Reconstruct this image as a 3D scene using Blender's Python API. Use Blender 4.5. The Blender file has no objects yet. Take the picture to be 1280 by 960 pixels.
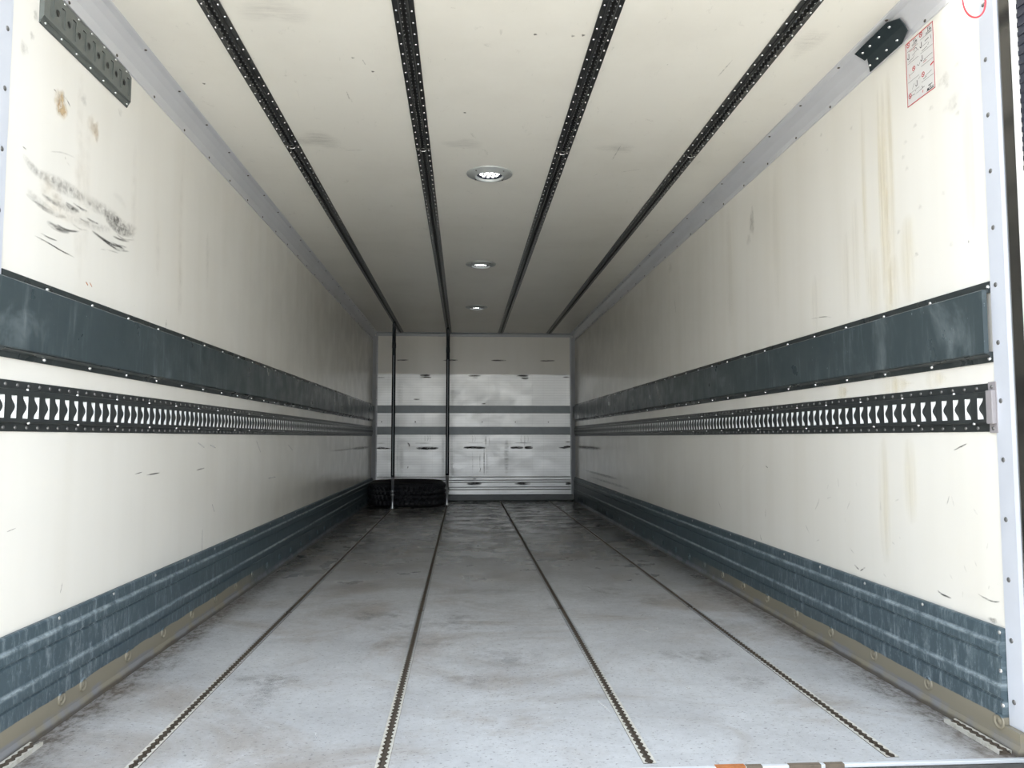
import bpy, bmesh, math, random
from mathutils import Vector, Matrix
PI = math.pi
random.seed(7)
S = bpy.context.scene
COL = S.collection

# ------------------------------------------------------------------ camera
# world frame: x across the box (0 = middle), y into the box (0 = rear sill), z up (0 = floor)
cam_d = bpy.data.cameras.new('camera')
cam_d.sensor_fit = 'HORIZONTAL'
cam_d.sensor_width = 36.0
cam_d.lens = 36.0 * 961.0 / 1280.0
cam_d.clip_start = 0.02
cam = bpy.data.objects.new('camera', cam_d)
COL.objects.link(cam)
cam.location = (-0.1255, -1.82, 0.765)
cam.rotation_euler = (math.radians(90 + 3.988), 0, math.radians(-3.564))
S.camera = cam

# ------------------------------------------------------------------ light
S.view_settings.view_transform = 'Standard'
S.view_settings.look = 'None'
S.view_settings.gamma = 1.0
S.view_settings.use_curve_mapping = False
S.view_settings.exposure = 0.43
SKY_STRENGTH = 3.0
LED_STRENGTH = 7.0
w = bpy.data.worlds.new('overcast_sky')
S.world = w
w.use_nodes = True
wn = w.node_tree
wn.nodes.clear()
wo = wn.nodes.new('ShaderNodeOutputWorld')
wb = wn.nodes.new('ShaderNodeBackground')
wb.inputs['Strength'].default_value = SKY_STRENGTH
tc = wn.nodes.new('ShaderNodeTexCoord')
sx = wn.nodes.new('ShaderNodeSeparateXYZ')
cr = wn.nodes.new('ShaderNodeValToRGB')
cr.color_ramp.elements[0].position = 0.0
cr.color_ramp.elements[0].color = (0.95, 0.975, 1.0, 1)
cr.color_ramp.elements[1].position = 0.7
cr.color_ramp.elements[1].color = (0.80, 0.89, 1.0, 1)
wn.links.new(tc.outputs['Generated'], sx.inputs[0])
wn.links.new(sx.outputs['Z'], cr.inputs[0])
wn.links.new(cr.outputs[0], wb.inputs['Color'])
wn.links.new(wb.outputs[0], wo.inputs['Surface'])
# the sun stands beyond the closed end of the box: it lights the yard behind the camera
sun_d = bpy.data.lights.new('sun', 'SUN'); sun_d.energy = 21.0; sun_d.angle = math.radians(2.0); sun_d.color = (1.0, 0.95, 0.86)
sun = bpy.data.objects.new('sun', sun_d); COL.objects.link(sun); sun.location = (0, 12, 14)
sun.rotation_euler = Vector((0.25, -0.62, -0.75)).to_track_quat('-Z', 'Y').to_euler()
S.cycles.max_bounces = 16
S.cycles.diffuse_bounces = 12
S.cycles.glossy_bounces = 8
S.cycles.caustics_reflective = False
S.cycles.sample_clamp_indirect = 6.0

# ------------------------------------------------------------------ dimensions
HW = 1.23          # half inner width
L = 7.56           # inner length
def ceil_z(y): return 2.068 - 0.0033 * y
Y0 = 0.0

# ------------------------------------------------------------------ helpers: materials
class NT:
    def __init__(self, name):
        self.m = bpy.data.materials.new(name)
        self.m.use_nodes = True
        self.t = self.m.node_tree
        self.b = self.t.nodes['Principled BSDF']
        self.out = self.t.nodes['Material Output']
    def n(self, typ, **kw):
        x = self.t.nodes.new(typ)
        for k, v in kw.items(): setattr(x, k, v)
        return x
    def link(self, a, b): self.t.links.new(a, b)
    def val(self, sock, v):
        if hasattr(v, 'is_linked') or isinstance(v, bpy.types.NodeSocket): self.link(v, sock)
        else:
            if isinstance(v, (tuple, list)) and len(v) == 3 and sock.type == 'RGBA': v = (*v, 1)
            sock.default_value = v
    def pos(self): return self.n('ShaderNodeNewGeometry').outputs['Position']
    def obj(self): return self.n('ShaderNodeTexCoord').outputs['Object']
    def scale(self, v, s):
        x = self.n('ShaderNodeMapping'); self.link(v, x.inputs[0]); x.inputs['Scale'].default_value = s; return x.outputs[0]
    def noise(self, v, sc=1.0, detail=4, rough=0.55, dist=0.0):
        x = self.n('ShaderNodeTexNoise'); self.link(v, x.inputs['Vector'])
        x.inputs['Scale'].default_value = sc; x.inputs['Detail'].default_value = detail
        x.inputs['Roughness'].default_value = rough; x.inputs['Distortion'].default_value = dist
        return x.outputs['Fac']
    def ramp(self, f, a, b, lo=0.0, hi=1.0):
        x = self.n('ShaderNodeMapRange', interpolation_type='SMOOTHSTEP'); self.link(f, x.inputs['Value'])
        x.inputs['From Min'].default_value = a; x.inputs['From Max'].default_value = b
        x.inputs['To Min'].default_value = lo; x.inputs['To Max'].default_value = hi
        return x.outputs[0]
    def math(self, op, a, b=0.0):
        x = self.n('ShaderNodeMath', operation=op); self.val(x.inputs[0], a); self.val(x.inputs[1], b); return x.outputs[0]
    def mix(self, f, a, b):
        x = self.n('ShaderNodeMix', data_type='RGBA')
        self.val(x.inputs[0], f); self.val(x.inputs[6], a); self.val(x.inputs[7], b); return x.outputs[2]
    def bump(self, h, strength=0.2, dist=0.01):
        x = self.n('ShaderNodeBump'); self.link(h, x.inputs['Height'])
        x.inputs['Strength'].default_value = strength; x.inputs['Distance'].default_value = dist
        self.link(x.outputs[0], self.b.inputs['Normal'])
    def set(self, **kw):
        for k, v in kw.items():
            self.val(self.b.inputs[{'color': 'Base Color', 'rough': 'Roughness', 'metal': 'Metallic',
                                    'spec': 'Specular IOR Level', 'ior': 'IOR'}[k]], v)
        return self
    def xyz(self, v):
        x = self.n('ShaderNodeSeparateXYZ'); self.link(v, x.inputs[0]); return x.outputs

def mat_wall(name, base, dark):
    t = NT(name); p = t.pos()
    big = t.ramp(t.noise(p, 0.9, 2, 0.5), 0.30, 0.80)
    grime = t.ramp(t.noise(t.scale(p, (9, 9, 0.7)), 1.0, 2, 0.5), 0.35, 0.85)
    c = t.mix(t.math('MULTIPLY', big, 0.30), base, dark)
    c = t.mix(t.math('MULTIPLY', grime, 0.20), c, dark)
    sp = t.ramp(t.noise(t.scale(p, (1, 1, 2.2)), 55, 3, 0.7), 0.72, 0.80)
    c = t.mix(t.math('MULTIPLY', sp, 0.5), c, (0.30, 0.27, 0.22))
    t.set(color=c, rough=t.ramp(t.noise(p, 5, 4), 0.3, 0.7, 0.17, 0.27), spec=0.5)
    t.bump(t.noise(p, 9, 3), 0.03, 0.01)
    return t.m
def mat_ceiling():
    t = NT('cream_ceiling_panel'); p = t.pos()
    c = t.mix(t.math('MULTIPLY', t.ramp(t.noise(p, 1.6, 5, 0.6), 0.4, 0.75), 0.5), (0.855, 0.84, 0.785), (0.74, 0.72, 0.66))
    sc = t.ramp(t.noise(t.scale(p, (16, 7, 1)), 1.6, 8, 0.75, 0.8), 0.60, 0.74)
    c = t.mix(t.math('MULTIPLY', sc, 0.42), c, (0.30, 0.29, 0.25))
    sp = t.ramp(t.noise(t.scale(p, (60, 26, 1)), 1.2, 3, 0.7), 0.70, 0.78)
    ar = t.ramp(t.noise(p, 2.2, 2), 0.5, 0.65)
    c = t.mix(t.math('MULTIPLY', t.math('MULTIPLY', sp, ar), 0.7), c, (0.20, 0.19, 0.17))
    t.set(color=c, rough=0.30, spec=0.5)
    return t.m
def mat_floor():
    t = NT('worn_blue_grey_floor'); p = t.pos(); X, Y, Z = t.xyz(p)
    c = t.mix(t.ramp(t.noise(p, 2.2, 6, 0.65), 0.35, 0.68), (0.52, 0.535, 0.555), (0.42, 0.43, 0.445))
    c = t.mix(t.math('MULTIPLY', t.ramp(t.noise(t.scale(p, (1, 1.4, 1)), 1.3, 7, 0.7, 0.8), 0.46, 0.66), 0.60), c, (0.27, 0.225, 0.185))
    # inner half darkened patchily: light falloff painted into the colour, with some tyre dirt
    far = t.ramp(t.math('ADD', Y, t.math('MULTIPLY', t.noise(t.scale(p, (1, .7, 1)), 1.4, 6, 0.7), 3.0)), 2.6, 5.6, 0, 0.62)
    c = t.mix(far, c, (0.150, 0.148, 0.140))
    # rubbed paler haze
    c = t.mix(t.math('MULTIPLY', t.ramp(t.noise(t.scale(p, (5, 1.6, 1)), 1.6, 7, 0.7), 0.54, 0.74), 0.30), c, (0.62, 0.64, 0.66))
    # dark specks and short scratches
    s1 = t.ramp(t.noise(t.scale(p, (1.0, 1.6, 1)), 75, 3, 0.7), 0.585, 0.66)
    c = t.mix(t.math('MULTIPLY', s1, 0.62), c, (0.07, 0.065, 0.065))
    s2 = t.ramp(t.noise(t.scale(p, (1.0, 2.4, 1)), 60, 3, 0.7), 0.66, 0.71)
    c = t.mix(t.math('MULTIPLY', s2, 0.75), c, (0.75, 0.77, 0.78))
    gn = t.ramp(t.noise(t.scale(p, (1.0, 1.0, 1)), 26, 6, 0.75), 0.36, 0.66)
    c = t.mix(t.math('MULTIPLY', gn, t.ramp(Y, .6, 3.0, .14, .32)), c, (0.15, 0.15, 0.145))
    # brown dirt gathered along the side boards
    ax = t.math('ADD', t.math('ABSOLUTE', X), t.ramp(Y, 1.5, 6.0, 0, 0.12))
    nz = t.noise(t.scale(p, (5, 2.5, 1)), 1.4, 6, 0.75)
    e = t.math('ADD', ax, t.math('MULTIPLY', nz, 0.42))
    em = t.ramp(e, 1.25, 1.42)
    gr = t.ramp(t.noise(t.scale(p, (1, .6, 1)), 42, 4, 0.75), 0.40, 0.62)
    c = t.mix(t.math('MULTIPLY', em, t.math('ADD', t.math('MULTIPLY', gr, 0.55), 0.38)), c, (0.075, 0.06, 0.045))
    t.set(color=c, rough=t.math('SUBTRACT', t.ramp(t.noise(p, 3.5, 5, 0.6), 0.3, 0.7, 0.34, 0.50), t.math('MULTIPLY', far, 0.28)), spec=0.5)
    t.bump(t.noise(p, 90, 4, 0.75), 0.22, 0.004)
    return t.m
def mat_kick():
    t = NT('slate_blue_side_board'); p = t.pos(); X, Y, Z = t.xyz(p)
    st = t.ramp(t.noise(t.scale(p, (1, 20, 5.0)), 1.7, 8, 0.80), 0.47, 0.70)
    nearer = t.ramp(t.math('ADD', Y, t.math('MULTIPLY', t.noise(p, 1.7, 3), 1.4)), 0.9, 3.4, 1.0, 0.30)  # chalk streaks thin with depth, light falloff painted in with them
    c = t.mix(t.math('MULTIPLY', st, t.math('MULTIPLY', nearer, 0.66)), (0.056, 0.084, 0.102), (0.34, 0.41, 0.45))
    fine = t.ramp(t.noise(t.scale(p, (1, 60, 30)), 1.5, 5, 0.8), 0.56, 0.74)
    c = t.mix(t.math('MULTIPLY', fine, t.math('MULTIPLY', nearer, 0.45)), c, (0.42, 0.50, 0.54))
    big = t.ramp(t.noise(p, 2.0, 3), 0.35, 0.7)
    c = t.mix(t.math('MULTIPLY', big, 0.35), c, (0.055, 0.085, 0.105))
    # chalky ledges where loads rub
    for z in (0.250, 0.148):
        d = t.math('ABSOLUTE', t.math('SUBTRACT', Z, z))
        r = t.math('MULTIPLY', t.ramp(d, 0.001, 0.009, 1, 0), t.ramp(t.noise(t.scale(p, (1, 14, 40)), 1, 6, 0.8), 0.35, 0.65, 0.03, 0.50))
        c = t.mix(r, c, (0.50, 0.58, 0.62))
    # sealant band and its blue grey smears at the foot
    wob = t.math('MULTIPLY', t.math('SUBTRACT', t.noise(t.scale(p, (1, 6, 1)), 1.3, 5), 0.5), 0.016)
    zz = t.math('ADD', Z, wob)
    fade = t.ramp(t.math('ADD', Y, t.math('MULTIPLY', t.noise(p, 2.2), 1.6)), 2.6, 3.6, 1, 0)
    c = t.mix(t.math('MULTIPLY', t.ramp(zz, 0.071, 0.074, 1, 0), fade), c, (0.235, 0.215, 0.165))
    c = t.mix(t.math('MULTIPLY', t.ramp(zz, 0.030, 0.038, 1, 0), t.ramp(t.noise(t.scale(p, (1, 1, .4)), 5, 5), 0.44, 0.56, 0.05, 0.65)), c, (0.20, 0.215, 0.255))
    c = t.mix(t.ramp(zz, 0.006, 0.016, 0.8, 0), c, (0.06, 0.05, 0.04))
    t.set(color=c, rough=0.42, spec=0.35)
    return t.m
def mat_slate(name, base, chalk, amt=0.3, rough=0.33):
    t = NT(name); p = t.pos()
    st = t.ramp(t.noise(t.scale(p, (1, 18, 2.6)), 1.3, 8, 0.75), 0.50, 0.76)
    c = t.mix(t.math('MULTIPLY', st, amt), base, chalk)
    sp = t.ramp(t.noise(t.scale(p, (1, 1, .6)), 70, 2), 0.72, 0.76)
    c = t.mix(t.math('MULTIPLY', sp, 0.6), c, chalk)
    bl = t.ramp(t.noise(p, 3.2, 5, 0.7, 0.5), 0.55, 0.75)
    c = t.mix(t.math('MULTIPLY', bl, amt * .9), c, chalk)
    t.set(color=c, rough=t.ramp(t.noise(p, 8, 4), .3, .7, rough - .06, rough + .1), spec=0.5)
    return t.m
def mat_simple(name, color, rough=0.4, metal=0.0, spec=0.5, var=0.25, vs=30, bump=0.0, dark=None):
    t = NT(name); p = t.obj()
    d = dark or tuple(x * 0.55 for x in color)
    c = t.mix(t.math('MULTIPLY', t.ramp(t.noise(p, vs, 4, 0.65), 0.4, 0.75), var), color, d)
    t.set(color=c, rough=rough, metal=metal, spec=spec)
    if bump: t.bump(t.noise(p, vs * 3, 3), bump, 0.003)
    return t.m
def mat_emit(name, color, s):
    t = NT(name); e = t.n('ShaderNodeEmission'); e.inputs[0].default_value = (*color, 1); e.inputs[1].default_value = s
    t.link(e.outputs[0], t.out.inputs[0]); return t.m
def mat_mark(name, color, sc=(20, 20, 20), lo=0.35, hi=0.62, rough=0.5):
    # stain / scuff: opacity fades to nothing at the border of the mark (attribute), broken up by noise
    t = NT(name); p = t.pos()
    a = t.n('ShaderNodeAttribute', attribute_name='alpha').outputs['Fac']
    nz = t.ramp(t.noise(t.scale(p, sc), 1.0, 5, 0.7), lo, hi)
    t.set(color=color, rough=rough, spec=0.3)
    al = t.math('MULTIPLY', a, nz)
    t.link(al, t.b.inputs['Alpha'])
    return t.m

M = {}
M['wall'] = mat_wall('cream_wall_panel', (0.815, 0.805, 0.765), (0.65, 0.62, 0.54))
M['ceiling'] = mat_ceiling()
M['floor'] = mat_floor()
M['kick'] = mat_kick()
M['slate'] = mat_slate('slate_rub_board', (0.046, 0.064, 0.072), (0.28, 0.33, 0.35), 0.38)
M['slate_edge'] = mat_slate('dark_flange', (0.032, 0.040, 0.042), (0.18, 0.20, 0.20), 0.25, 0.30)
M['steel_dark'] = mat_simple('dark_rail_steel', (0.055, 0.062, 0.064), 0.32, 0.35, 0.5, 0.5, 24)
M['track_dark'] = mat_simple('dark_ceiling_rail_steel', (0.045, 0.047, 0.048), 0.30, 0.35, 0.5, 0.3, 24)
M['rail_groove'] = mat_simple('rail_groove_black', (0.012, 0.012, 0.012), 0.5)
M['galv'] = mat_simple('bright_galvanised_steel', (0.90, 0.93, 0.95), 0.45, 0.0, 0.5, 0.06, 14)
M['rivet'] = mat_simple('bright_rivet', (0.80, 0.82, 0.83), 0.22, 0.9, 0.5, 0.1)
M['screw_dark'] = mat_simple('weathered_screw', (0.09, 0.08, 0.07), 0.5, 0.3)
M['rivet_dull'] = mat_simple('dull_kick_screw', (0.45, 0.45, 0.44), 0.4, 0.6)
M['rivet_grey'] = mat_simple('dull_grey_rivet', (0.20, 0.20, 0.20), 0.35, 0.6)
M['tooth'] = mat_simple('glint_and_clip_steel', (0.55, 0.56, 0.56), 0.25, 0.9)  # glints painted as pale steel on the rail teeth; the joint clip shares it
M['alu_trim'] = mat_simple('blue_white_aluminium_trim', (0.62, 0.655, 0.73), 0.30, 0.15, 0.5, 0.12, 4)
M['alu_cove'] = mat_simple('grey_aluminium_cove', (0.62, 0.635, 0.68), 0.32, 0.15, 0.5, 0.14, 3)
M['alu_post'] = mat_simple('dull_aluminium_post', (0.42, 0.44, 0.47), 0.45, 0.1, 0.5, 0.2, 5)
def mat_floor_rail():
    t = NT('pale_floor_rail_aluminium'); p = t.pos(); X, Y, Z = t.xyz(p)
    wear = t.ramp(t.math('ADD', Y, t.math('MULTIPLY', t.noise(p, 9, 4), 0.8)), 0.75, 1.7, 1, 0)
    fl = t.mix(t.ramp(t.noise(p, 2.2, 6, 0.65), 0.35, 0.68), (0.33, 0.345, 0.36), (0.26, 0.265, 0.27))
    c = t.mix(wear, fl, t.mix(t.ramp(t.noise(p, 40, 4, .7), .4, .7), (0.66, 0.65, 0.60), (0.48, 0.46, 0.40)))
    t.set(color=c, rough=0.42, metal=0.2, spec=0.5)
    return t.m
M['alu_floor'] = mat_floor_rail()
M['dirt'] = mat_simple('brown_packed_dirt', (0.115, 0.095, 0.075), 0.9, 0.0, 0.2, 0.6, 90, 0.5)
M['strip_grey'] = mat_simple('dull_grey_strip', (0.20, 0.225, 0.24), 0.42, 0.3, 0.5, 0.25, 9)
M['base_grey'] = mat_simple('scuffed_base_sheet', (0.10, 0.11, 0.115), 0.45, 0.3, 0.5, 0.4, 12)
M['black_plastic'] = mat_simple('black_pole_paint', (0.018, 0.022, 0.028), 0.22, 0.0, 0.6, 0.2, 14)
M['pole_alu'] = mat_simple('pole_aluminium', (0.55, 0.57, 0.58), 0.28, 0.8, 0.5, 0.2, 20)
M['rubber'] = mat_simple('black_tyre_rubber', (0.013, 0.014, 0.018), 0.5, 0.0, 0.35, 0.4, 25, 0.2)
M['rim_dirt'] = mat_simple('dusty_sidewall', (0.05, 0.045, 0.04), 0.8, 0.0, 0.2, 0.5, 25)
M['cap_grey'] = mat_simple('warm_grey_plastic', (0.30, 0.285, 0.30), 0.45, 0.0, 0.4, 0.12, 40)
M['bracket'] = mat_simple('dark_bracket_steel', (0.055, 0.075, 0.085), 0.22, 0.5, 0.5, 0.35, 20)
M['lamp_ring'] = mat_simple('lamp_grey_ring', (0.50, 0.53, 0.54), 0.35, 0.35, 0.5, 0.1, 20)
M['lamp_cup'] = mat_simple('lamp_dark_cup', (0.05, 0.06, 0.09), 0.2, 0.5)
M['led'] = mat_emit('lit_led', (1.0, 1.0, 0.98), LED_STRENGTH)
M['rear_led'] = mat_emit('lit_rear_lamp', (1.0, 0.98, 0.93), 18)
M['red'] = mat_simple('red_cord', (0.62, 0.05, 0.07), 0.4, 0, .5, .1)
M['red_ink'] = mat_simple('red_print', (0.52, 0.045, 0.06), 0.45, 0, .4, .1)
M['black_ink'] = mat_simple('black_print', (0.05, 0.05, 0.06), 0.45, 0, .4, .1)
M['paper'] = mat_simple('white_sticker', (0.70, 0.70, 0.70), 0.35, 0, .5, .1, 8)
M['stainless'] = mat_simple('dark_stainless_post', (0.17, 0.165, 0.155), 0.12, 0.85, 0.5, 0.25, 3)
M['white_rubber'] = mat_simple('white_seal_lip', (0.80, 0.80, 0.78), 0.35, 0, .5, .2, 30)
M['gasket'] = mat_simple('dark_door_gasket', (0.03, 0.034, 0.05), 0.35, 0, .5, .3, 60)
M['sill'] = mat_simple('sill_aluminium', (0.70, 0.74, 0.78), 0.40, 0.3, 0.5, 0.15, 6)
M['rust'] = mat_simple('rusty_bare_steel', (0.42, 0.16, 0.06), 0.85, 0, .3, .6, 60)
M['chip_brown'] = mat_simple('bare_brown_edge', (0.16, 0.13, 0.10), 0.8, 0, .3, .5, 60)
M['bumper'] = mat_simple('worn_dark_rear_beam', (0.09, 0.088, 0.082), 0.6, 0.2, 0.4, 0.6, 18, 0.2)
M['asphalt'] = mat_simple('grey_yard_asphalt', (0.40, 0.378, 0.335), 0.9, 0, .3, .3, 3)
M['outer'] = mat_simple('white_outer_skin', (0.70, 0.70, 0.70), 0.4)
M['mk_black'] = mat_mark('black_rubber_scuff', (0.045, 0.045, 0.045), (14, 14, 120), 0.30, 0.60)
M['mk_soft'] = mat_mark('soft_grey_scuff', (0.12, 0.11, 0.10), (9, 60, 60), 0.25, 0.75)
M['mk_tan'] = mat_mark('tan_stain', (0.56, 0.40, 0.20), (5, 22, 22), 0.30, 0.70)
M['mk_yellow'] = mat_mark('yellow_drip', (0.74, 0.62, 0.33), (5, 45, 1.6), 0.20, 0.95)
M['mk_rust'] = mat_mark('rust_fleck', (0.55, 0.20, 0.07), (60, 60, 60), 0.3, 0.5)
M['mk_dirt'] = mat_mark('dark_floor_scrub', (0.02, 0.017, 0.014), (30, 9, 1), 0.34, 0.56, 0.3)
M['mk_brown'] = mat_mark('brown_floor_smear', (0.13, 0.095, 0.07), (16, 16, 1), 0.38, 0.66)
M['mk_white'] = mat_mark('white_scratch', (0.96, 0.96, 0.95), (40, 40, 40), 0.2, 0.6)

# the aluminium bulkhead sheet has fine horizontal planks pressed into it
def mat_planks():
    t = NT('brushed_aluminium_planks'); p = t.pos(); X, Y, Z = t.xyz(p)
    a = t.math('MULTIPLY', Z, 2 * PI / 0.031)
    s = t.ramp(t.math('SINE', a), 0.90, 0.99)
    c = t.mix(t.math('MULTIPLY', t.ramp(t.noise(t.scale(p, (2, 1, 5)), 1, 6, 0.7), 0.35, 0.7), 0.3), (0.72, 0.735, 0.735), (0.55, 0.57, 0.57))
    c = t.mix(t.math('MULTIPLY', s, 0.30), c, (0.25, 0.27, 0.28))
    b = t.math('MULTIPLY', X, 2 * PI / 0.135)
    s2 = t.ramp(t.math('SINE', b), 0.992, 0.9999)
    c = t.mix(t.math('MULTIPLY', s2, 0.12), c, (0.25, 0.27, 0.28))
    t.set(color=c, rough=t.ramp(t.noise(t.scale(p, (5, 1, 9)), 1, 6, .7), .3, .7, 0.36, 0.46), metal=0.5, spec=0.5)
    return t.m
M['planks'] = mat_planks()

# ------------------------------------------------------------------ helpers: geometry
def link_mesh(name, bm, m, parent=None, smooth=False, loc=None):
    me = bpy.data.meshes.new(name)
    bmesh.ops.recalc_face_normals(bm, faces=bm.faces)
    bm.to_mesh(me); bm.free()
    if smooth:
        for p in me.polygons: p.use_smooth = True
    ms = m if isinstance(m, (list, tuple)) else [m]
    for x in ms: me.materials.append(M[x] if isinstance(x, str) else x)
    o = bpy.data.objects.new(name, me); COL.objects.link(o)
    if parent is not None: o.parent = parent
    if loc is not None: o.location = loc
    return o
def empty(name, loc=(0, 0, 0)):
    o = bpy.data.objects.new(name, None); COL.objects.link(o); o.location = loc; o.empty_display_size = 0.1; return o
def tag(o, label, cat, group=None, kind=None):
    o['label'] = label; o['category'] = cat
    if group: o['group'] = group
    if kind: o['kind'] = kind
    return o
def struct(o, label=None):
    o['kind'] = 'structure'
    if label: o['label'] = label
    return o
def bx(bm, x0, x1, y0, y1, z0, z1, bev=0.0, mi=0):
    v = [bm.verts.new((x, y, z)) for x in (x0, x1) for y in (y0, y1) for z in (z0, z1)]
    fs = [bm.faces.new([v[i] for i in q]) for q in ((0, 1, 3, 2), (4, 6, 7, 5), (0, 4, 5, 1), (2, 3, 7, 6), (0, 2, 6, 4), (1, 5, 7, 3))]
    for f in fs: f.material_index = mi
    if bev:
        es = list({e for f in fs for e in f.edges})
        bmesh.ops.bevel(bm, geom=es, offset=bev, segments=2, profile=0.5, affect='EDGES')
def prism_y(bm, prof, y0, y1, mi=0, zf=None):
    """closed polygon prof (x,z) run along y; zf(y) adds a height"""
    zf = zf or (lambda y: 0)
    a = [bm.verts.new((x, y0, z + zf(y0))) for x, z in prof]; b = [bm.verts.new((x, y1, z + zf(y1))) for x, z in prof]
    n = len(prof)
    for i in range(n):
        f = bm.faces.new((a[i], a[(i + 1) % n], b[(i + 1) % n], b[i])); f.material_index = mi
    bm.faces.new(a[::-1]).material_index = mi; bm.faces.new(b).material_index = mi
def prism_x(bm, prof, x0, x1, mi=0):
    a = [bm.verts.new((x0, y, z)) for y, z in prof]; b = [bm.verts.new((x1, y, z)) for y, z in prof]
    n = len(prof)
    for i in range(n):
        bm.faces.new((a[i], a[(i + 1) % n], b[(i + 1) % n], b[i])).material_index = mi
    bm.faces.new(a[::-1]).material_index = mi; bm.faces.new(b).material_index = mi
def dome_bm(r, h, axis, seg=10, ring=False):
    """small rivet or screw head sitting on the plane axis=0, bulging along +axis (or - if h<0)"""
    bm = bmesh.new()
    prof = [(r, 0), (r * .92, h * .45), (r * .65, h * .85), (0, h)] if not ring else \
           [(r, 0), (r * .97, h), (r * .80, h), (r * .74, h * .3), (r * .45, h * .25), (r * .40, h * .7), (0, h * .75)]
    prev = None
    for pr, ph in prof:
        if pr == 0:
            c = [bm.verts.new(_ax(axis, 0, 0, ph))]
        else:
            c = [bm.verts.new(_ax(axis, pr * math.cos(2 * PI * i / seg), pr * math.sin(2 * PI * i / seg), ph)) for i in range(seg)]
        if prev:
            for i in range(seg):
                if len(c) == 1: bm.faces.new((prev[i], prev[(i + 1) % seg], c[0]))
                else: bm.faces.new((prev[i], prev[(i + 1) % seg], c[(i + 1) % seg], c[i]))
        prev = c
    return bm
def _ax(axis, a, b, h):
    return {'x': (h, a, b), 'y': (a, h, b), 'z': (a, b, h)}[axis]
def rivets(parent, name, pts, r, h, axis, m, seg=10, ring=False, cap=100):
    """pts nearest first: the first cap are parts of their own sharing one mesh, the rest one 'stuff' part"""
    if not pts: return
    pts = sorted(pts, key=lambda q: q[1])
    proto = link_mesh(name, dome_bm(r, h, axis, seg, ring), m, parent, smooth=True)
    pl = parent.location
    proto.location = Vector(pts[0]) - pl
    for p in pts[1:cap]:
        c = proto.copy(); COL.objects.link(c); c.parent = parent; c.location = Vector(p) - pl
    if len(pts) > cap:
        bm = bmesh.new(); src = dome_bm(r, h, axis, 6, ring); tmp = bpy.data.meshes.new('t'); src.to_mesh(tmp); src.free()
        for p in pts[cap:]:
            k = len(bm.verts); bm.from_mesh(tmp); bm.verts.ensure_lookup_table()
            d = Vector(p) - pl
            for v in bm.verts[k:]: v.co += d
        bpy.data.meshes.remove(tmp)
        o = link_mesh(name, bm, m, parent, smooth=True); o['kind'] = 'stuff'
def tube(bm, pts, r, seg=12, mi=0, caps=True):
    rings = []
    n = len(pts)
    for i, p in enumerate(pts):
        p = Vector(p); a = Vector(pts[max(i - 1, 0)]); b = Vector(pts[min(i + 1, n - 1)])
        d = (b - a).normalized()
        u = d.cross(Vector((0, 0, 1)));
        if u.length < 1e-3: u = Vector((1, 0, 0))
        u.normalize(); v = d.cross(u)
        rr = r[i] if isinstance(r, (list, tuple)) else r
        rings.append([bm.verts.new(p + u * rr * math.cos(2 * PI * k / seg) + v * rr * math.sin(2 * PI * k / seg)) for k in range(seg)])
    for a, b in zip(rings, rings[1:]):
        for k in range(seg):
            bm.faces.new((a[k], a[(k + 1) % seg], b[(k + 1) % seg], b[k])).material_index = mi
    if caps:
        bm.faces.new(rings[0][::-1]); bm.faces.new(rings[-1])

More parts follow.
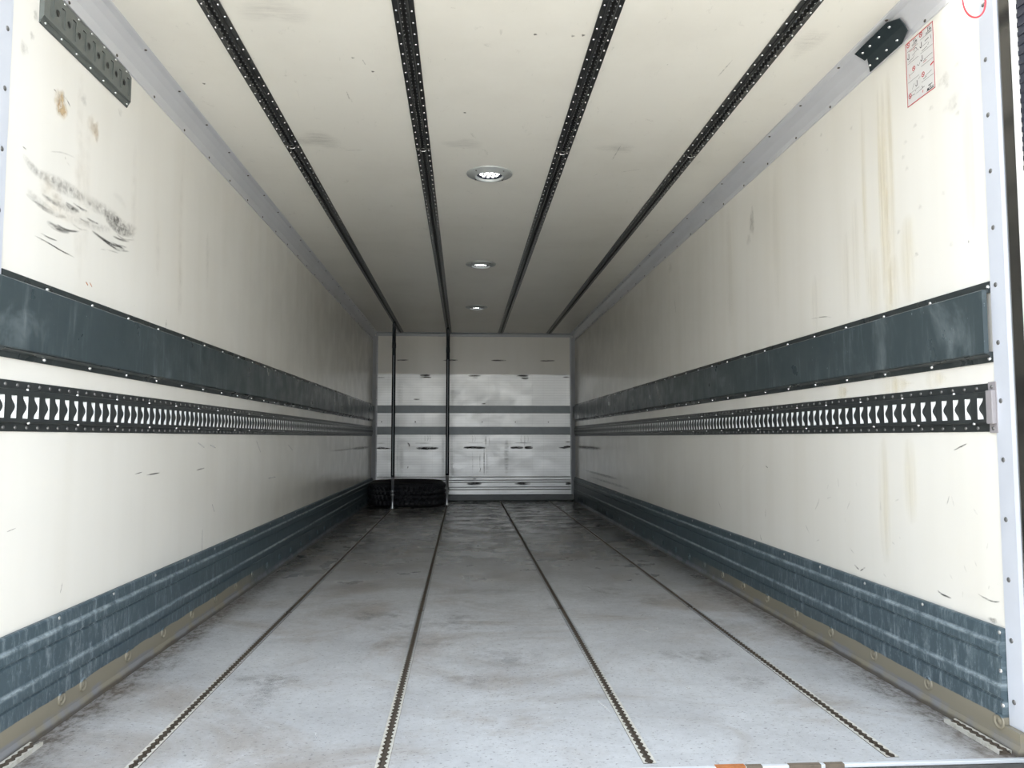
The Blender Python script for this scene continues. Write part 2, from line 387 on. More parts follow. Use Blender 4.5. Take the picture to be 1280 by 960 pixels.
# marks: soft strokes lying 0.4 mm off a plane
class Marks:
    def __init__(self, plane):   # plane(u,v)->3D
        self.P = plane; self.bm = bmesh.new(); self.al = self.bm.verts.layers.float.new('alpha')
    def stroke(self, pts, w, a=1.0, n=9):
        """pts: control points (u,v) of a curve; w full width; a opacity in its middle"""
        n = max(n, len(pts) * 3)
        c = []
        for i in range(n):
            t = i / (n - 1) * (len(pts) - 1); k = min(int(t), len(pts) - 2); f = t - k
            p0 = pts[max(k - 1, 0)]; p1 = pts[k]; p2 = pts[k + 1]; p3 = pts[min(k + 2, len(pts) - 1)]
            q = [0.5 * ((2 * p1[j]) + (-p0[j] + p2[j]) * f + (2 * p0[j] - 5 * p1[j] + 4 * p2[j] - p3[j]) * f * f + (-p0[j] + 3 * p1[j] - 3 * p2[j] + p3[j]) * f ** 3) for j in (0, 1)]
            c.append(Vector(q))
        rows = []
        for i, q in enumerate(c):
            d = (c[min(i + 1, n - 1)] - c[max(i - 1, 0)]); d = d.normalized() if d.length else Vector((1, 0)); nn = Vector((-d.y, d.x))
            s = math.sin(PI * i / (n - 1)) ** 0.6 if 0 < i < n - 1 else 0
            ww = w * (0.35 + 0.65 * s) / 2
            row = []
            for k, (off, al) in enumerate(((-1, 0), (-.5, .7), (0, 1), (.5, .7), (1, 0))):
                v = self.bm.verts.new(self.P(*(q + nn * off * ww))); v[self.al] = al * s * a; row.append(v)
            rows.append(row)
        for r1, r2 in zip(rows, rows[1:]):
            for k in range(4): self.bm.faces.new((r1[k], r1[k + 1], r2[k + 1], r2[k]))
    def blob(self, u, v, ru, rv, a=1.0, rot=0.0, seg=20):
        ce = self.bm.verts.new(self.P(u, v)); ce[self.al] = a
        prev = [ce] * seg
        for fr, al in ((.4, .85), (.7, .5), (1.0, 0)):
            ring = []
            for i in range(seg):
                t = 2 * PI * i / seg; j = 1 + 0.16 * math.sin(3 * t + u * 9) + 0.1 * math.sin(5 * t + v * 31)
                x = ru * fr * j * math.cos(t); y = rv * fr * j * math.sin(t)
                q = self.bm.verts.new(self.P(u + x * math.cos(rot) - y * math.sin(rot), v + x * math.sin(rot) + y * math.cos(rot)))
                q[self.al] = al * a; ring.append(q)
            for i in range(seg):
                if fr == .4: self.bm.faces.new((ce, ring[i], ring[(i + 1) % seg]))
                else: self.bm.faces.new((prev[i], prev[(i + 1) % seg], ring[(i + 1) % seg], ring[i]))
            prev = ring
    def done(self, name, m, parent):
        o = link_mesh(name, self.bm, m, parent); o['kind'] = 'stuff'; return o
LW = lambda u, v: Vector((-HW + 0.0004, u, v))       # left wall (y,z)
RW = lambda u, v: Vector((HW - 0.0004, u, v))
BW = lambda u, v: Vector((u, L - 0.0069, v))         # bulkhead sheet (x,z)
BC = lambda u, v: Vector((u, L - 0.0005, v))
FL = lambda u, v: Vector((u, v, 0.0006))
CE = lambda u, v: Vector((u, v, ceil_z(v) - 0.0006))

# ================================================================== THE SETTING
bm = bmesh.new(); bx(bm, -HW - .055, -HW, 0.0, L + .06, -.06, 2.16); wall_left = struct(link_mesh('wall_left', bm, 'wall'))
bm = bmesh.new(); bx(bm, HW, HW + .055, 0.0, L + .06, -.06, 2.16); wall_right = struct(link_mesh('wall_right', bm, 'wall'))
bm = bmesh.new(); bx(bm, -HW, HW, L, L + .06, -.06, 2.16); wall_back = struct(link_mesh('wall_back', bm, 'wall'))
bm = bmesh.new()
prism_y(bm, [(-HW, 0), (HW, 0), (HW, .06), (-HW, .06)], 0.0, L, zf=ceil_z)
ceiling = struct(link_mesh('ceiling', bm, 'ceiling'))
# floor boards between the sunk lashing rails
RX = (-0.893, -0.314, 0.315, 0.905)
RWID = 0.032
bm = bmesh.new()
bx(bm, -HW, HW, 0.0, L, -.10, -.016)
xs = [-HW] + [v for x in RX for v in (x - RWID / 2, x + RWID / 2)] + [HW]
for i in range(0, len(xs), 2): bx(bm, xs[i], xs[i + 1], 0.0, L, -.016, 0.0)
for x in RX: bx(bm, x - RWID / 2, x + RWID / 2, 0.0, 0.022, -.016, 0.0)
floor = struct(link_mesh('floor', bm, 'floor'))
bm = bmesh.new(); bx(bm, -30, 30, -30, 30, -1.16, -1.10); struct(link_mesh('ground', bm, 'asphalt'))

# side boards (kick boards) at the foot of both walls
def kick_profile(s):
    p = [(0, .288), (.010, .288), (.014, .284), (.014, .256), (.020, .250), (.020, .224), (.014, .220), (.014, .217),
         (.018, .214), (.018, .156), (.022, .148), (.022, .121), (.015, .117), (.015, .113), (.019, .110), (.019, .024), (.025, .010), (.030, 0.0005), (0, 0.0005)]
    q = [(s * (HW - a), z) for a, z in p]
    return q if s > 0 else q[::-1]
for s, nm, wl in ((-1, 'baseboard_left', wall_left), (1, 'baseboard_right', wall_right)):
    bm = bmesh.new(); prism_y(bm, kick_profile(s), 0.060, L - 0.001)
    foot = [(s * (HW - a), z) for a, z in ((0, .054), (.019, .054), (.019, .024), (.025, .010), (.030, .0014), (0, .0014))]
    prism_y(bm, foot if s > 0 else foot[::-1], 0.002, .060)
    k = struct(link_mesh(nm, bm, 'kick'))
    y0 = .69 if s < 0 else .065
    rivets(k, 'screw', [(s * (HW - .0142), y0 - (.32 if s < 0 else 0) + .325 * i, .278) for i in range(23)], .005, -s * .003, 'x', 'rivet_dull')
    c0 = .388 if s < 0 else .072
    pts = [(s * (HW - .019), c0 + (.118 if i else 0) * (s < 0) + .2945 * (i - (1 if s < 0 and i else 0)), .060) for i in range(25)]
    rivets(k, 'bolt_head', pts, .019, -s * .004, 'x', M['kick'], 20, True)
    if s > 0: rivets(k, 'screw', [(HW - .018, .062, .185), (HW - .019, .058, .102)], .006, -s * .003, 'x', 'rivet')

# cove trims between walls and ceiling
for s, nm in ((-1, 'trim_1'), (1, 'trim_2')):
    prof = [(0, -.106), (.005, -.105), (.006, -.070), (.018, -.034), (.030, -.012), (.046, -.005), (.048, -.0005), (0, -.0005)] if s < 0 else \
           [(0, -.084), (.005, -.083), (.006, -.064), (.022, -.032), (.040, -.010), (.061, -.005), (.063, -.0005), (0, -.0005)]
    q = [(s * (HW - a - .0003), z) for a, z in prof]
    bm = bmesh.new(); prism_y(bm, q if s > 0 else q[::-1], 0.0, L - .001, zf=ceil_z)
    t = struct(link_mesh(nm, bm, 'alu_cove'))
    # slotted screws, dark, along both edges
    a0 = .895 if s < 0 else .872
    pw = [(s * (HW - .006), a0 - .588 + .294 * i, ceil_z(a0 + .294 * i) - (.096 if s < 0 else .076)) for i in range(25)]
    pc = [(s * (HW - (.038 if s < 0 else .052)), a0 + .11 - .882 + .306 * i, ceil_z(a0 + .306 * i) - .0065) for i in range(24)]
    proto = None
    for lst, ax, hh in ((pw, 'x', -s * .003), (pc, 'z', -.003)):
        lst = [q for q in lst if 0.1 < q[1] < L - .1]
        rivets(t, 'screw', lst, .005, hh, ax, 'screw_dark')
# rear frame trims on the side walls, white, with a row of screws every 15 cm
for s, nm in ((-1, 'trim_3'), (1, 'trim_4')):
    bm = bmesh.new()
    a = HW - .004
    prof_pts = [(s * HW, .058), (s * (HW - .004), .058), (s * (HW - .004), .004), (s * (HW - .001), -.006), (s * (HW + .056), -.006), (s * (HW + .056), 0.0), (s * HW, 0.0)]
    lo = [bm.verts.new((x, y, .055)) for x, y in prof_pts]; hi = [bm.verts.new((x, y, 2.06)) for x, y in prof_pts]
    n = len(lo)
    for i in range(n): bm.faces.new((lo[i], lo[(i + 1) % n], hi[(i + 1) % n], hi[i]))
    bm.faces.new(lo[::-1]); bm.faces.new(hi)
    t = struct(link_mesh(nm, bm, 'alu_trim'))
    rivets(t, 'screw', [(s * (HW - .004), .038, .116 + .1483 * i) for i in range(14)], .0065, -s * .0025, 'x', 'rivet_grey')
# rear header above the opening
bm = bmesh.new(); bx(bm, -HW - .055, HW + .055, -.10, 0.0, 2.075, 2.22, .006)
struct(link_mesh('trim_5', bm, 'alu_trim'))
# front corner posts and the top trim of the bulkhead
for s, nm in ((-1, 'trim_6'), (1, 'trim_7')):
    bm = bmesh.new()
    prof = [(s * HW, L - .052), (s * (HW - .004), L - .052), (s * (HW - .006), L - .040), (s * (HW - .040), L - .012), (s * (HW - .058), L - .010), (s * (HW - .058), L - .007), (s * (HW - .058), L - .0002), (s * HW, L - .0002)]
    lo = [bm.verts.new((x, y, .075)) for x, y in prof]; hi = [bm.verts.new((x, y, 2.0)) for x, y in prof]
    n = len(lo)
    for i in range(n): bm.faces.new((lo[i], lo[(i + 1) % n], hi[(i + 1) % n], hi[i]))
    bm.faces.new(lo[::-1]); bm.faces.new(hi)
    t = struct(link_mesh(nm, bm, 'alu_post'))
    rivets(t, 'rivet', [(s * (HW - .049), L - .011 - .0001 * i, .34 + .147 * i) for i in range(11)], .006, -.004, 'y', 'rivet')
bm = bmesh.new()
prism_x(bm, [(L, 2.0), (L - .010, 2.0), (L - .012, 2.012), (L - .014, 2.028), (L - .05, 2.038), (L - .05, 2.0435), (L, 2.0435)], -HW + .03, HW - .03)
t = struct(link_mesh('trim_8', bm, 'alu_post'))
rivets(t, 'rivet', [(.33, L - .013, 2.018), (-.21, L - .013, 2.018), (.81, L - .013, 2.018)], .005, -.003, 'y', 'rivet')

# rear sill edge and beam under it
bm = bmesh.new(); bx(bm, -HW - .05, HW + .05, -.012, 0.0, -.007, .0012, .001)
sill = struct(link_mesh('trim_9', bm, 'sill'))
bm = bmesh.new()
for x0, x1 in ((.462, .532),):
    prism_x(bm, [(-.0128, -.0068), (-.0128, .0019), (.004, .0019), (.004, .0013), (-.0121, .0013), (-.0121, -.0068)], x0, x1)
link_mesh('rust_patch', bm, 'rust', sill)
bm = bmesh.new()
for x0, x1 in ((.534, .572), (.635, .712), (.722, .768)):
    prism_x(bm, [(-.0128, -.0068), (-.0128, .0018), (.001, .0018), (.001, .0013), (-.0121, .0013), (-.0121, -.0068)], x0, x1)
link_mesh('bare_edge_patch', bm, 'chip_brown', sill)
bm = bmesh.new()
bx(bm, -HW - .10, HW + .10, -.055, -.0125, -.42, -.0075, .001)
bx(bm, -HW - .10, HW + .10, -.10, -.055, -.42, -.09, .006)
beam = tag(link_mesh('rear_bumper_beam', bm, 'bumper'), 'dark worn beam just below the pale rear sill edge of the floor', 'beam')

# rear right door post, seal and swung open door (only its hinge side is in view); left one mirrored
for s, nm, dn in ((1, 'trim_10', 'door_1'), (-1, 'trim_11', 'door_2')):
    bm = bmesh.new()
    X = lambda a: s * (HW + a)
    # stainless frame post in front of the side wall
    pr = [(X(.001), -.0065), (X(-.0005), -.012), (X(.000), -.045), (X(.056), -.045), (X(.056), -.0065)]
    lo = [bm.verts.new((x, y, -.05)) for x, y in pr]; hi = [bm.verts.new((x, y, 2.07)) for x, y in pr]
    n = len(lo)
    for i in range(n): bm.faces.new((lo[i], lo[(i + 1) % n], hi[(i + 1) % n], hi[i]))
    bm.faces.new(lo[::-1]); bm.faces.new(hi)
    post = struct(link_mesh(nm, bm, 'stainless'))
    bm = bmesh.new(); rb = [(X(.001), -.046), (X(-.001), -.050), (X(-.001), -.060), (X(.004), -.066), (X(.03), -.066), (X(.03), -.046)]
    lo = [bm.verts.new((x, y, -.05)) for x, y in rb]; hi = [bm.verts.new((x, y, 2.07)) for x, y in rb]
    n = len(lo)
    for i in range(n): bm.faces.new((lo[i], lo[(i + 1) % n], hi[(i + 1) % n], hi[i]))
    bm.faces.new(lo[::-1]); bm.faces.new(hi)
    link_mesh('white_seal_lip', bm, 'white_rubber', post)
    # open door leaf with its ribbed gasket
    bm = bmesh.new(); bx(bm, min(X(.035), X(.09)), max(X(.035), X(.09)), -1.30, -.068, -.05, 2.07, .004)
    d = struct(link_mesh(dn, bm, 'outer'))
    bm = bmesh.new()
    nz = 0; z = -.05
    while z < 2.05:
        ra = .0025 if nz % 2 else .0
        bx(bm, min(X(.002 + ra), X(.034)), max(X(.002 + ra), X(.034)), -.125, -.069, z, z + .012)
        z += .012; nz += 1
    link_mesh('ribbed_gasket', bm, 'gasket', d)

# ================================================================== BULKHEAD (far end)
CZ = 1.535
bm = bmesh.new(); bx(bm, -HW + .056, HW - .056, L - .0065, L - .0002, .296, CZ)
cl = tag(link_mesh('aluminium_cladding', bm, 'planks'), 'large pale aluminium plank sheet covering the far end wall', 'wall cladding')
bm = bmesh.new()
edges = (.294, .288, .284, .2545, .2475, .2295, .2215, .171, .1635, .1425, .1345, .080)
for a, b_ in zip(edges[0::2], edges[1::2]): bx(bm, -HW + .054, HW - .054, L - .024, L - .004, b_, a, .0015)
bx(bm, -HW + .054, HW - .054, L - .004, L - .0002, .079, .2945, mi=1)  # black back plate: shade of the grooves put into the colour
rib = tag(link_mesh('ribbed_kick_panel', bm, ['planks', 'rail_groove']), 'bright ribbed aluminium panel low on the far wall, right of the tyre', 'wall panel')
bm = bmesh.new(); prism_x(bm, [(L - .0002, .078), (L - .022, .078), (L - .026, .070), (L - .026, .012), (L - .036, .0006), (L - .0002, .0006)], -HW + .03, HW - .03)
tag(link_mesh('base_sheet', bm, 'base_grey'), 'dull dark grey sheet strip at the foot of the far wall', 'base strip')
for z0, z1, lab in ((1.061, 1.154, 'upper of the two dull grey strips across the far wall'), (.799, .896, 'lower of the two dull grey strips across the far wall')):
    bm = bmesh.new(); bx(bm, -HW + .058, HW - .058, L - .012, L - .0073, z0, z1, .0012)
    st = tag(link_mesh('grey_strip', bm, 'strip_grey'), lab, 'wall strip', 'grey strips on the far wall')
    rivets(st, 'rivet', [(-1.10 + .31 * i, L - .0122, zz) for i in range(8) for zz in (z0 + .018, z1 - .016)], .005, -.003, 'y', 'rivet_grey', 8)
bm_pts = [(-1.12 + .405 * i, L - .0066, .955) for i in range(7)]
rivets(cl, 'rivet', bm_pts, .008, -.003, 'y', 'rivet_grey', 8)

# ================================================================== CEILING AND FLOOR LASHING RAILS
def airline(bm, cx, y0, y1, z, R=.0105, hs=.0056, half=.017, depth=.010, dirn=-1, pitch=.0254, zf=None, m_plate=0, m_tooth=None, m_bot=1):
    """plate with the scalloped slot; opens towards -dirn... the slot floor lies at z+dirn*depth"""
    zf = zf or (lambda y: z)
    n = int((y1 - y0) / pitch)
    offs = (0, .10, .22, .36, .50, .64, .78, .90)
    prev = None
    for k in range(n + 1):
        for o in offs:
            y = y0 + (k + o) * pitch
            if y > y1: break
            d = abs(o - .5) * pitch
            wv = max(hs, math.sqrt(max(R * R - d * d, 0)))
            zz = zf(y)
            row = [bm.verts.new((cx - half, y, zz)), bm.verts.new((cx - wv, y, zz)), bm.verts.new((cx - wv, y, zz + dirn * depth)),
                   bm.verts.new((cx + wv, y, zz + dirn * depth)), bm.verts.new((cx + wv, y, zz)), bm.verts.new((cx + half, y, zz))]
            tooth = d > pitch * .40
            if prev:
                for i in range(5):
                    f = bm.faces.new((prev[i], prev[i + 1], row[i + 1], row[i]))
                    f.material_index = m_bot if i == 2 or (m_tooth is None and i in (1, 3)) else (m_tooth if (m_tooth is not None and i in (1, 3) and tooth) else m_plate)
            prev = row
RAILPOS = (('leftmost', 'left of the row of round lamps, second from the left wall'), )
cl_lab = ['leftmost of the four dark perforated rails running along the ceiling',
          'dark perforated ceiling rail just left of the round lamps',
          'dark perforated ceiling rail just right of the round lamps',
          'rightmost of the four dark perforated rails running along the ceiling']
fl_lab = ['leftmost of the four long toothed floor rails, ending near the tyre',
          'long toothed floor rail left of centre, running to the second pole',
          'long toothed floor rail just right of the middle of the floor',
          'rightmost of the four long toothed floor rails']
def ceil_section(parent, cx, y0, y1):
    bm = bmesh.new()
    dz = .0065
    # flanges and raised channel, following the gentle fall of the ceiling
    prof = [(-.033, -.0003), (-.033, -.0035), (-.0165, -.0035), (-.0150, -.0105), (-.0128, -.0125)]
    right = [(-x, z) for x, z in prof[::-1]]
    for side in (prof, right):
        a = [bm.verts.new((cx + x, y0, ceil_z(y0) + z)) for x, z in side]; b = [bm.verts.new((cx + x, y1, ceil_z(y1) + z)) for x, z in side]
        for i in range(len(side) - 1): bm.faces.new((a[i], a[i + 1], b[i + 1], b[i])).material_index = 0
    airline(bm, cx, y0, y1, 0, half=.0128, depth=.0095, dirn=1, zf=lambda y: ceil_z(y) - .0125, m_tooth=2)
    o = link_mesh('rail_section', bm, ['track_dark', 'rail_groove', 'tooth'], parent)
    bm = bmesh.new(); k = 0; y = y0
    while y < y1 - .01 and y < 4.6:
        for sx_ in (-1, 1):
            c = [(sx_ * .0060, y - .0030), (sx_ * .0092, y - .0012), (sx_ * .0092, y + .0012), (sx_ * .0060, y + .0030), (sx_ * .0050, y)]
            zc = ceil_z(y) - .0126
            lo = [bm.verts.new((cx + a, b, zc)) for a, b in c]; hi = bm.verts.new((cx + sx_ * .007, y, zc - .0014))
            for q in range(5): bm.faces.new((lo[q], lo[(q + 1) % 5], hi))
        y += .0254
    if y > y0:
        o2 = link_mesh('tooth_glints', bm, 'tooth', o); o2['kind'] = 'stuff'  # small pale tips added in place of glints on the teeth
        for v in o2.data.vertices: v.co.y -= .02; v.co.z -= ceil_z(.02)
    return o
for i, x in enumerate(RX):
    r = tag(empty('ceiling_lashing_rail', (x, 0.02, ceil_z(0.02))), cl_lab[i], 'ceiling rail', 'ceiling lashing rails')
    for y0, y1 in ((.02, 1.565), (1.572, 7.50)):
        o = ceil_section(r, 0, y0, y1); o.location = (0, 0, 0)
        for v in o.data.vertices: v.co.y -= .02; v.co.z -= ceil_z(.02)
    # bright rivets down both flanges
    pts = []
    k = 0; y = .055
    while y < 7.45:
        pts += [(x - .0235, y, ceil_z(y) - .0035), (x + .0235, y + .002, ceil_z(y) - .0035)]
        y += .0665
    rivets(r, 'rivet', pts, .0042, -.0028, 'z', 'rivet', 8)
    # clip at the joint of the two lengths
    bm = bmesh.new(); tube(bm, [(-.012, 1.5485, ceil_z(1.57) - ceil_z(.02) - .013), (-.006, 1.5485, ceil_z(1.57) - ceil_z(.02) - .0155), (.006, 1.5485, ceil_z(1.57) - ceil_z(.02) - .0155), (.012, 1.5485, ceil_z(1.57) - ceil_z(.02) - .013)], .0022, 6)
    link_mesh('joint_clip', bm, 'tooth', r)
for i, x in enumerate(RX):
    r = tag(empty('floor_lashing_rail', (x, 0.022, 0)), fl_lab[i], 'floor rail', 'floor lashing rails')
    for y0, y1 in ((.0, 1.64), (1.65, L - .06)):
        bm = bmesh.new()
        airline(bm, 0, y0, y1, 0.0012, half=RWID / 2 - .0005, depth=.011, dirn=-1)
        bx(bm, -RWID / 2 + .0005, RWID / 2 - .0005, y0, y1, -.0155, -.0102, mi=1)
        link_mesh('rail_section', bm, ['alu_floor', 'dirt'], r)
for s, lab in ((-1, 'short pale toothed rail stub in the near left corner of the floor'), (1, 'short pale toothed rail stub in the near right corner of the floor')):
    bm = bmesh.new(); airline(bm, 0, 0, .215 if s > 0 else .20, 0.0105, half=.0155, depth=.006, dirn=-1)
    bx(bm, -.0155, .0155, 0, .215 if s > 0 else .20, .0005, .0040, mi=1)
    bx(bm, -.0158, -.0150, 0, .215 if s > 0 else .20, .0005, .0105)
    bx(bm, .0150, .0158, 0, .215 if s > 0 else .20, .0005, .0105)
    o = link_mesh('rail_stub', bm, ['alu_floor', 'dirt'])
    o.location = (s * 1.184, .018 if s > 0 else .02, 0)
    tag(o, lab, 'floor rail', 'rail stubs')

# ================================================================== WALL RUB BOARDS
for s in (-1, 1):
    side = 'left' if s < 0 else 'right'
    b = tag(empty('rub_board', (s * HW, .075, .96)), 'wide dark slate board running along the %s wall above the slotted rail' % side, 'wall board', 'slate rub boards')
    def P(a, z): return (-s * a, z - .96)
    ya = .062 - .075; yb = L - .055 - .075
    for nm, pr in (('top_flange', [(0.0010, 1.168), (.004, 1.168), (.006, 1.150), (.016, 1.144), (.016, 1.138), (0.0010, 1.138)]),
                   ('bottom_flange', [(0.0010, .985), (.018, .985), (.018, .978), (.006, .972), (.004, .958), (0.0010, .958)])):
        bm = bmesh.new(); q = [P(a, z) for a, z in pr]; prism_y(bm, q if s > 0 else q[::-1], ya, yb)
        link_mesh(nm, bm, 'slate_edge', b)
    bm = bmesh.new(); q = [P(a, z) for a, z in [(.0165, 1.142), (.026, 1.145), (.029, 1.142), (.029, .982), (.026, .979), (.0165, .982)]]
    prism_y(bm, q if s > 0 else q[::-1], ya - .006 if s > 0 else ya - .050, yb)
    link_mesh('face_board', bm, 'slate', b)
    y0 = .066 if s > 0 else .262 - .246 + .0
    n = 30
    top = [(s * (HW - .005), (.066 if s > 0 else .246 + .012) + .2465 * i, 1.153) for i in range(n)]
    bot = [(s * (HW - .005), (.070 if s > 0 else .246 + .012) + .2465 * i, .968) for i in range(n)]
    rivets(b, 'rivet', [q for q in top + bot if q[1] < L - .08], .0058, -s * .005, 'x', 'rivet', 8)

# ================================================================== SLOTTED LASHING RAILS
SL0 = {-1: .069, 1: .104}
for s in (-1, 1):
    side = 'left' if s < 0 else 'right'
    r = tag(empty('slotted_wall_rail', (s * HW, .06, .78)), 'dark steel rail with upright white slots along the %s wall' % side, 'wall rail', 'slotted wall rails')
    def V(a, y, z): return (-s * a, y - .06, z - .78)
    y_start = .075 if s > 0 else .030; y_end = L - .054
    PT = .050
    A = .013
    zs = [.780, .800, .803, .812, .868, .882, .885, .905]
    da = [.0025, .0035, A, A, A, A, .0035, .0025]
    bm = bmesh.new()
    def quad(p): bm.faces.new([bm.verts.new(q) for q in p])
    ends = lambda z0, z1, a0, a1, y0, y1: quad([V(a0, y0, z0), V(a1, y0, z1), V(a1, y1, z1), V(a0, y1, z0)])
    for i in range(7):
        if i == 3: continue
        ends(zs[i], zs[i + 1], da[i], da[i + 1], y_start, y_end)
    ends(.780, .780, 0, .0025, y_start, y_end); ends(.905, .905, .0025, 0, y_start, y_end)
    quad([V(0, y_start, .803), V(A, y_start, .803), V(A, y_start, .882), V(0, y_start, .882)])
    y = y_start; k = 0; slots = []
    yc = SL0[s]
    while yc - .0125 < y_start: yc += PT
    while yc + .0125 < y_end:
        a, b_ = yc - .0125, yc + .0125
        ends(.812, .868, A, A, y, a)
        for yy in (a, b_): quad([V(A, yy, .812), V(A, yy, .868), V(A - .0015, yy, .868), V(A - .0015, yy, .812)])
        for zz in (.812, .868): quad([V(A, a, zz), V(A, b_, zz), V(A - .002, b_, zz), V(A - .008, a, zz)])
        slots.append(yc); y = b_; yc += PT
    ends(.812, .868, A, A, y, y_end)
    link_mesh('slotted_face', bm, 'steel_dark', r)
    # bright backing: in every slot it slopes from deep (near edge) to shallow (far edge)
    bm = bmesh.new()
    for yc in slots:
        bm.faces.new([bm.verts.new(q) for q in (V(.0022, yc - .0135, .8125), V(.0115, yc + .0125, .8125), V(.0115, yc + .0125, .8675), V(.0022, yc - .0135, .8675))])
    link_mesh('backing_strip', bm, 'galv', r)
    # curved tongue inside every slot, springing from its near edge
    bm = bmesh.new()
    for yc in slots:
        n = 10; near = []; tip = []
        for j in range(n + 1):
            f = j / n; z = .813 + .054 * f
            bul = (0.5 - 0.5 * math.cos(2 * PI * f)) ** 1.2
            near.append(bm.verts.new(V(A - .0025, yc - .0125 + .003 * bul, z)))
            tip.append(bm.verts.new(V(A - .0006, yc - .0115 + .017 * bul, z)))
        for j in range(n): bm.faces.new((near[j], near[j + 1], tip[j + 1], tip[j]))
    o = link_mesh('slot_tongues', bm, 'steel_dark', r); o['kind'] = 'stuff'
    pts = []
    for yc in slots:
        pts += [(s * (HW - .003), yc + .025 + (.002 if s < 0 else 0), .894), (s * (HW - .003), yc + .025, .790)]
    rivets(r, 'rivet', pts, .0052, -s * .003, 'x', 'rivet_grey', 8)
    # bright screws on the slopes every four slots
    pts = []
    for i, yc in enumerate(slots):
        if i % 5 == 2: pts.append((s * (HW - .010), yc + .008, .884))
        if i % 5 == (1 if s > 0 else 2): pts.append((s * (HW - .009), yc - .02 * s, .8015))
    rivets(r, 'screw', pts, .0045, -s * .005, 'x', 'rivet', 8, cap=100)
    if s > 0:
        bm = bmesh.new()
        bx(bm, -.0055, -.0008, -.002 + .0, .0285, -.003, .128, .001)
        bx(bm, -.017, -.005, .0, .024, .020, .106, .002)
        bx(bm, -.0178, -.0165, .006, .018, .060, .0615); bx(bm, -.0178, -.0165, .006, .018, .068, .0695)
        c = link_mesh('end_cap', bm, 'cap_grey', r, loc=(0, -.001 - 0.012 + .006, 0)); c['label'] = 'warm grey plastic end cap'
        rivets(r, 'cap_screw', [(HW - .0055, .067, .895), (HW - .0055, .067, .789)], .005, -.003, 'x', 'rivet_grey')

# ================================================================== SHORT DARK RAIL, TOP LEFT
r = tag(empty('short_lashing_rail', (-HW, .175, 1.838)), 'short shiny dark rail with bracket slots and round holes, high on the left wall', 'wall rail')
bm = bmesh.new()
LEN = .520; A = .013
zt = [0, .004, .018, .021, .103, .106, .120, .124]
aa = [.0008, .0040, .0050, A, A, .0050, .0040, .0008]
def VV(a, y, z): return (a, y, z)
def q4(p, mi=0):
    f = bm.faces.new([bm.verts.new(q) for q in p]); f.material_index = mi
for i in range(7):
    if i == 3: continue
    q4([VV(aa[i], 0, zt[i]), VV(aa[i + 1], 0, zt[i + 1]), VV(aa[i + 1], LEN, zt[i + 1]), VV(aa[i], LEN, zt[i])])
pitch = .0575; first = .046
def holes(yc):
    return yc
yprev = 0
for k in range(8 + 1):
    sc_ = first + k * pitch - .009
    if sc_ + .010 > LEN: break
    a, b_ = sc_ - .009, sc_ + .009
    # web up to the slot
    q4([VV(A, yprev, .021), VV(A, yprev, .103), VV(A, a, .103), VV(A, a, .021)])
    q4([VV(A, a, .021), VV(A, a, .034), VV(A, b_, .034), VV(A, b_, .021)])
    q4([VV(A, a, .090), VV(A, a, .103), VV(A, b_, .103), VV(A, b_, .090)])
    D = A - .005
    q4([VV(D, a, .034), VV(D, a, .090), VV(D + .003, b_, .090), VV(D + .003, b_, .034)], 0)
    q4([VV(A, a, .034), VV(D, a, .034), VV(D, a, .090), VV(A, a, .090)], 1)
    q4([VV(A, b_, .034), VV(D + .003, b_, .034), VV(D + .003, b_, .090), VV(A, b_, .090)], 0)
    for zz in (.034, .090): q4([VV(A, a, zz), VV(A, b_, zz), VV(D + .003, b_, zz), VV(D, a, zz)], 1)
    yprev = b_
q4([VV(A, yprev, .021), VV(A, yprev, .103), VV(A, LEN, .103), VV(A, LEN, .021)])
q4([VV(0, 0, .0), VV(A, 0, .021), VV(A, 0, .103), VV(0, 0, .124)])
q4([VV(0, LEN, .0), VV(A, LEN, .021), VV(A, LEN, .103), VV(0, LEN, .124)])
bmesh.ops.remove_doubles(bm, verts=bm.verts, dist=.00005)
M['track_shiny'] = mat_simple('shiny_dark_rail_steel', (0.17, 0.19, 0.185), 0.25, 0.45, 0.5, 0.3, 20)
link_mesh('slotted_plate', bm, ['track_shiny', 'rail_groove'], r)
hole_pts = [(-HW + A + .0002, .175 + first + .0195 + k * pitch, 1.838 + .062) for k in range(8)]
def ringhole():
    bm = bmesh.new(); seg = 14
    o_ = [bm.verts.new((0.0008, .0105 * math.cos(2 * PI * i / seg), .0105 * math.sin(2 * PI * i / seg))) for i in range(seg)]
    c_ = [bm.verts.new((0.0003, .0085 * math.cos(2 * PI * i / seg), .0085 * math.sin(2 * PI * i / seg))) for i in range(seg)]
    for i in range(seg): bm.faces.new((o_[i], o_[(i + 1) % seg], c_[(i + 1) % seg], c_[i])).material_index = 0
    bm.faces.new(c_).material_index = 1
    return bm
proto = link_mesh('round_hole', ringhole(), ['track_shiny', 'rail_groove'], r)
for i, p in enumerate(hole_pts):
    o = proto if i == 0 else proto.copy()
    if i: COL.objects.link(o); o.parent = r
    o.location = Vector(p) - r.location
rivets(r, 'rivet', [(-HW + .0045, .175 + .022 + .0815 * i, 1.838 + .0105) for i in range(7)] + [(-HW + .0045, .175 + .035 + .0775 * i, 1.838 + .1135) for i in range(7)], .0042, .003, 'x', 'rivet', 8)

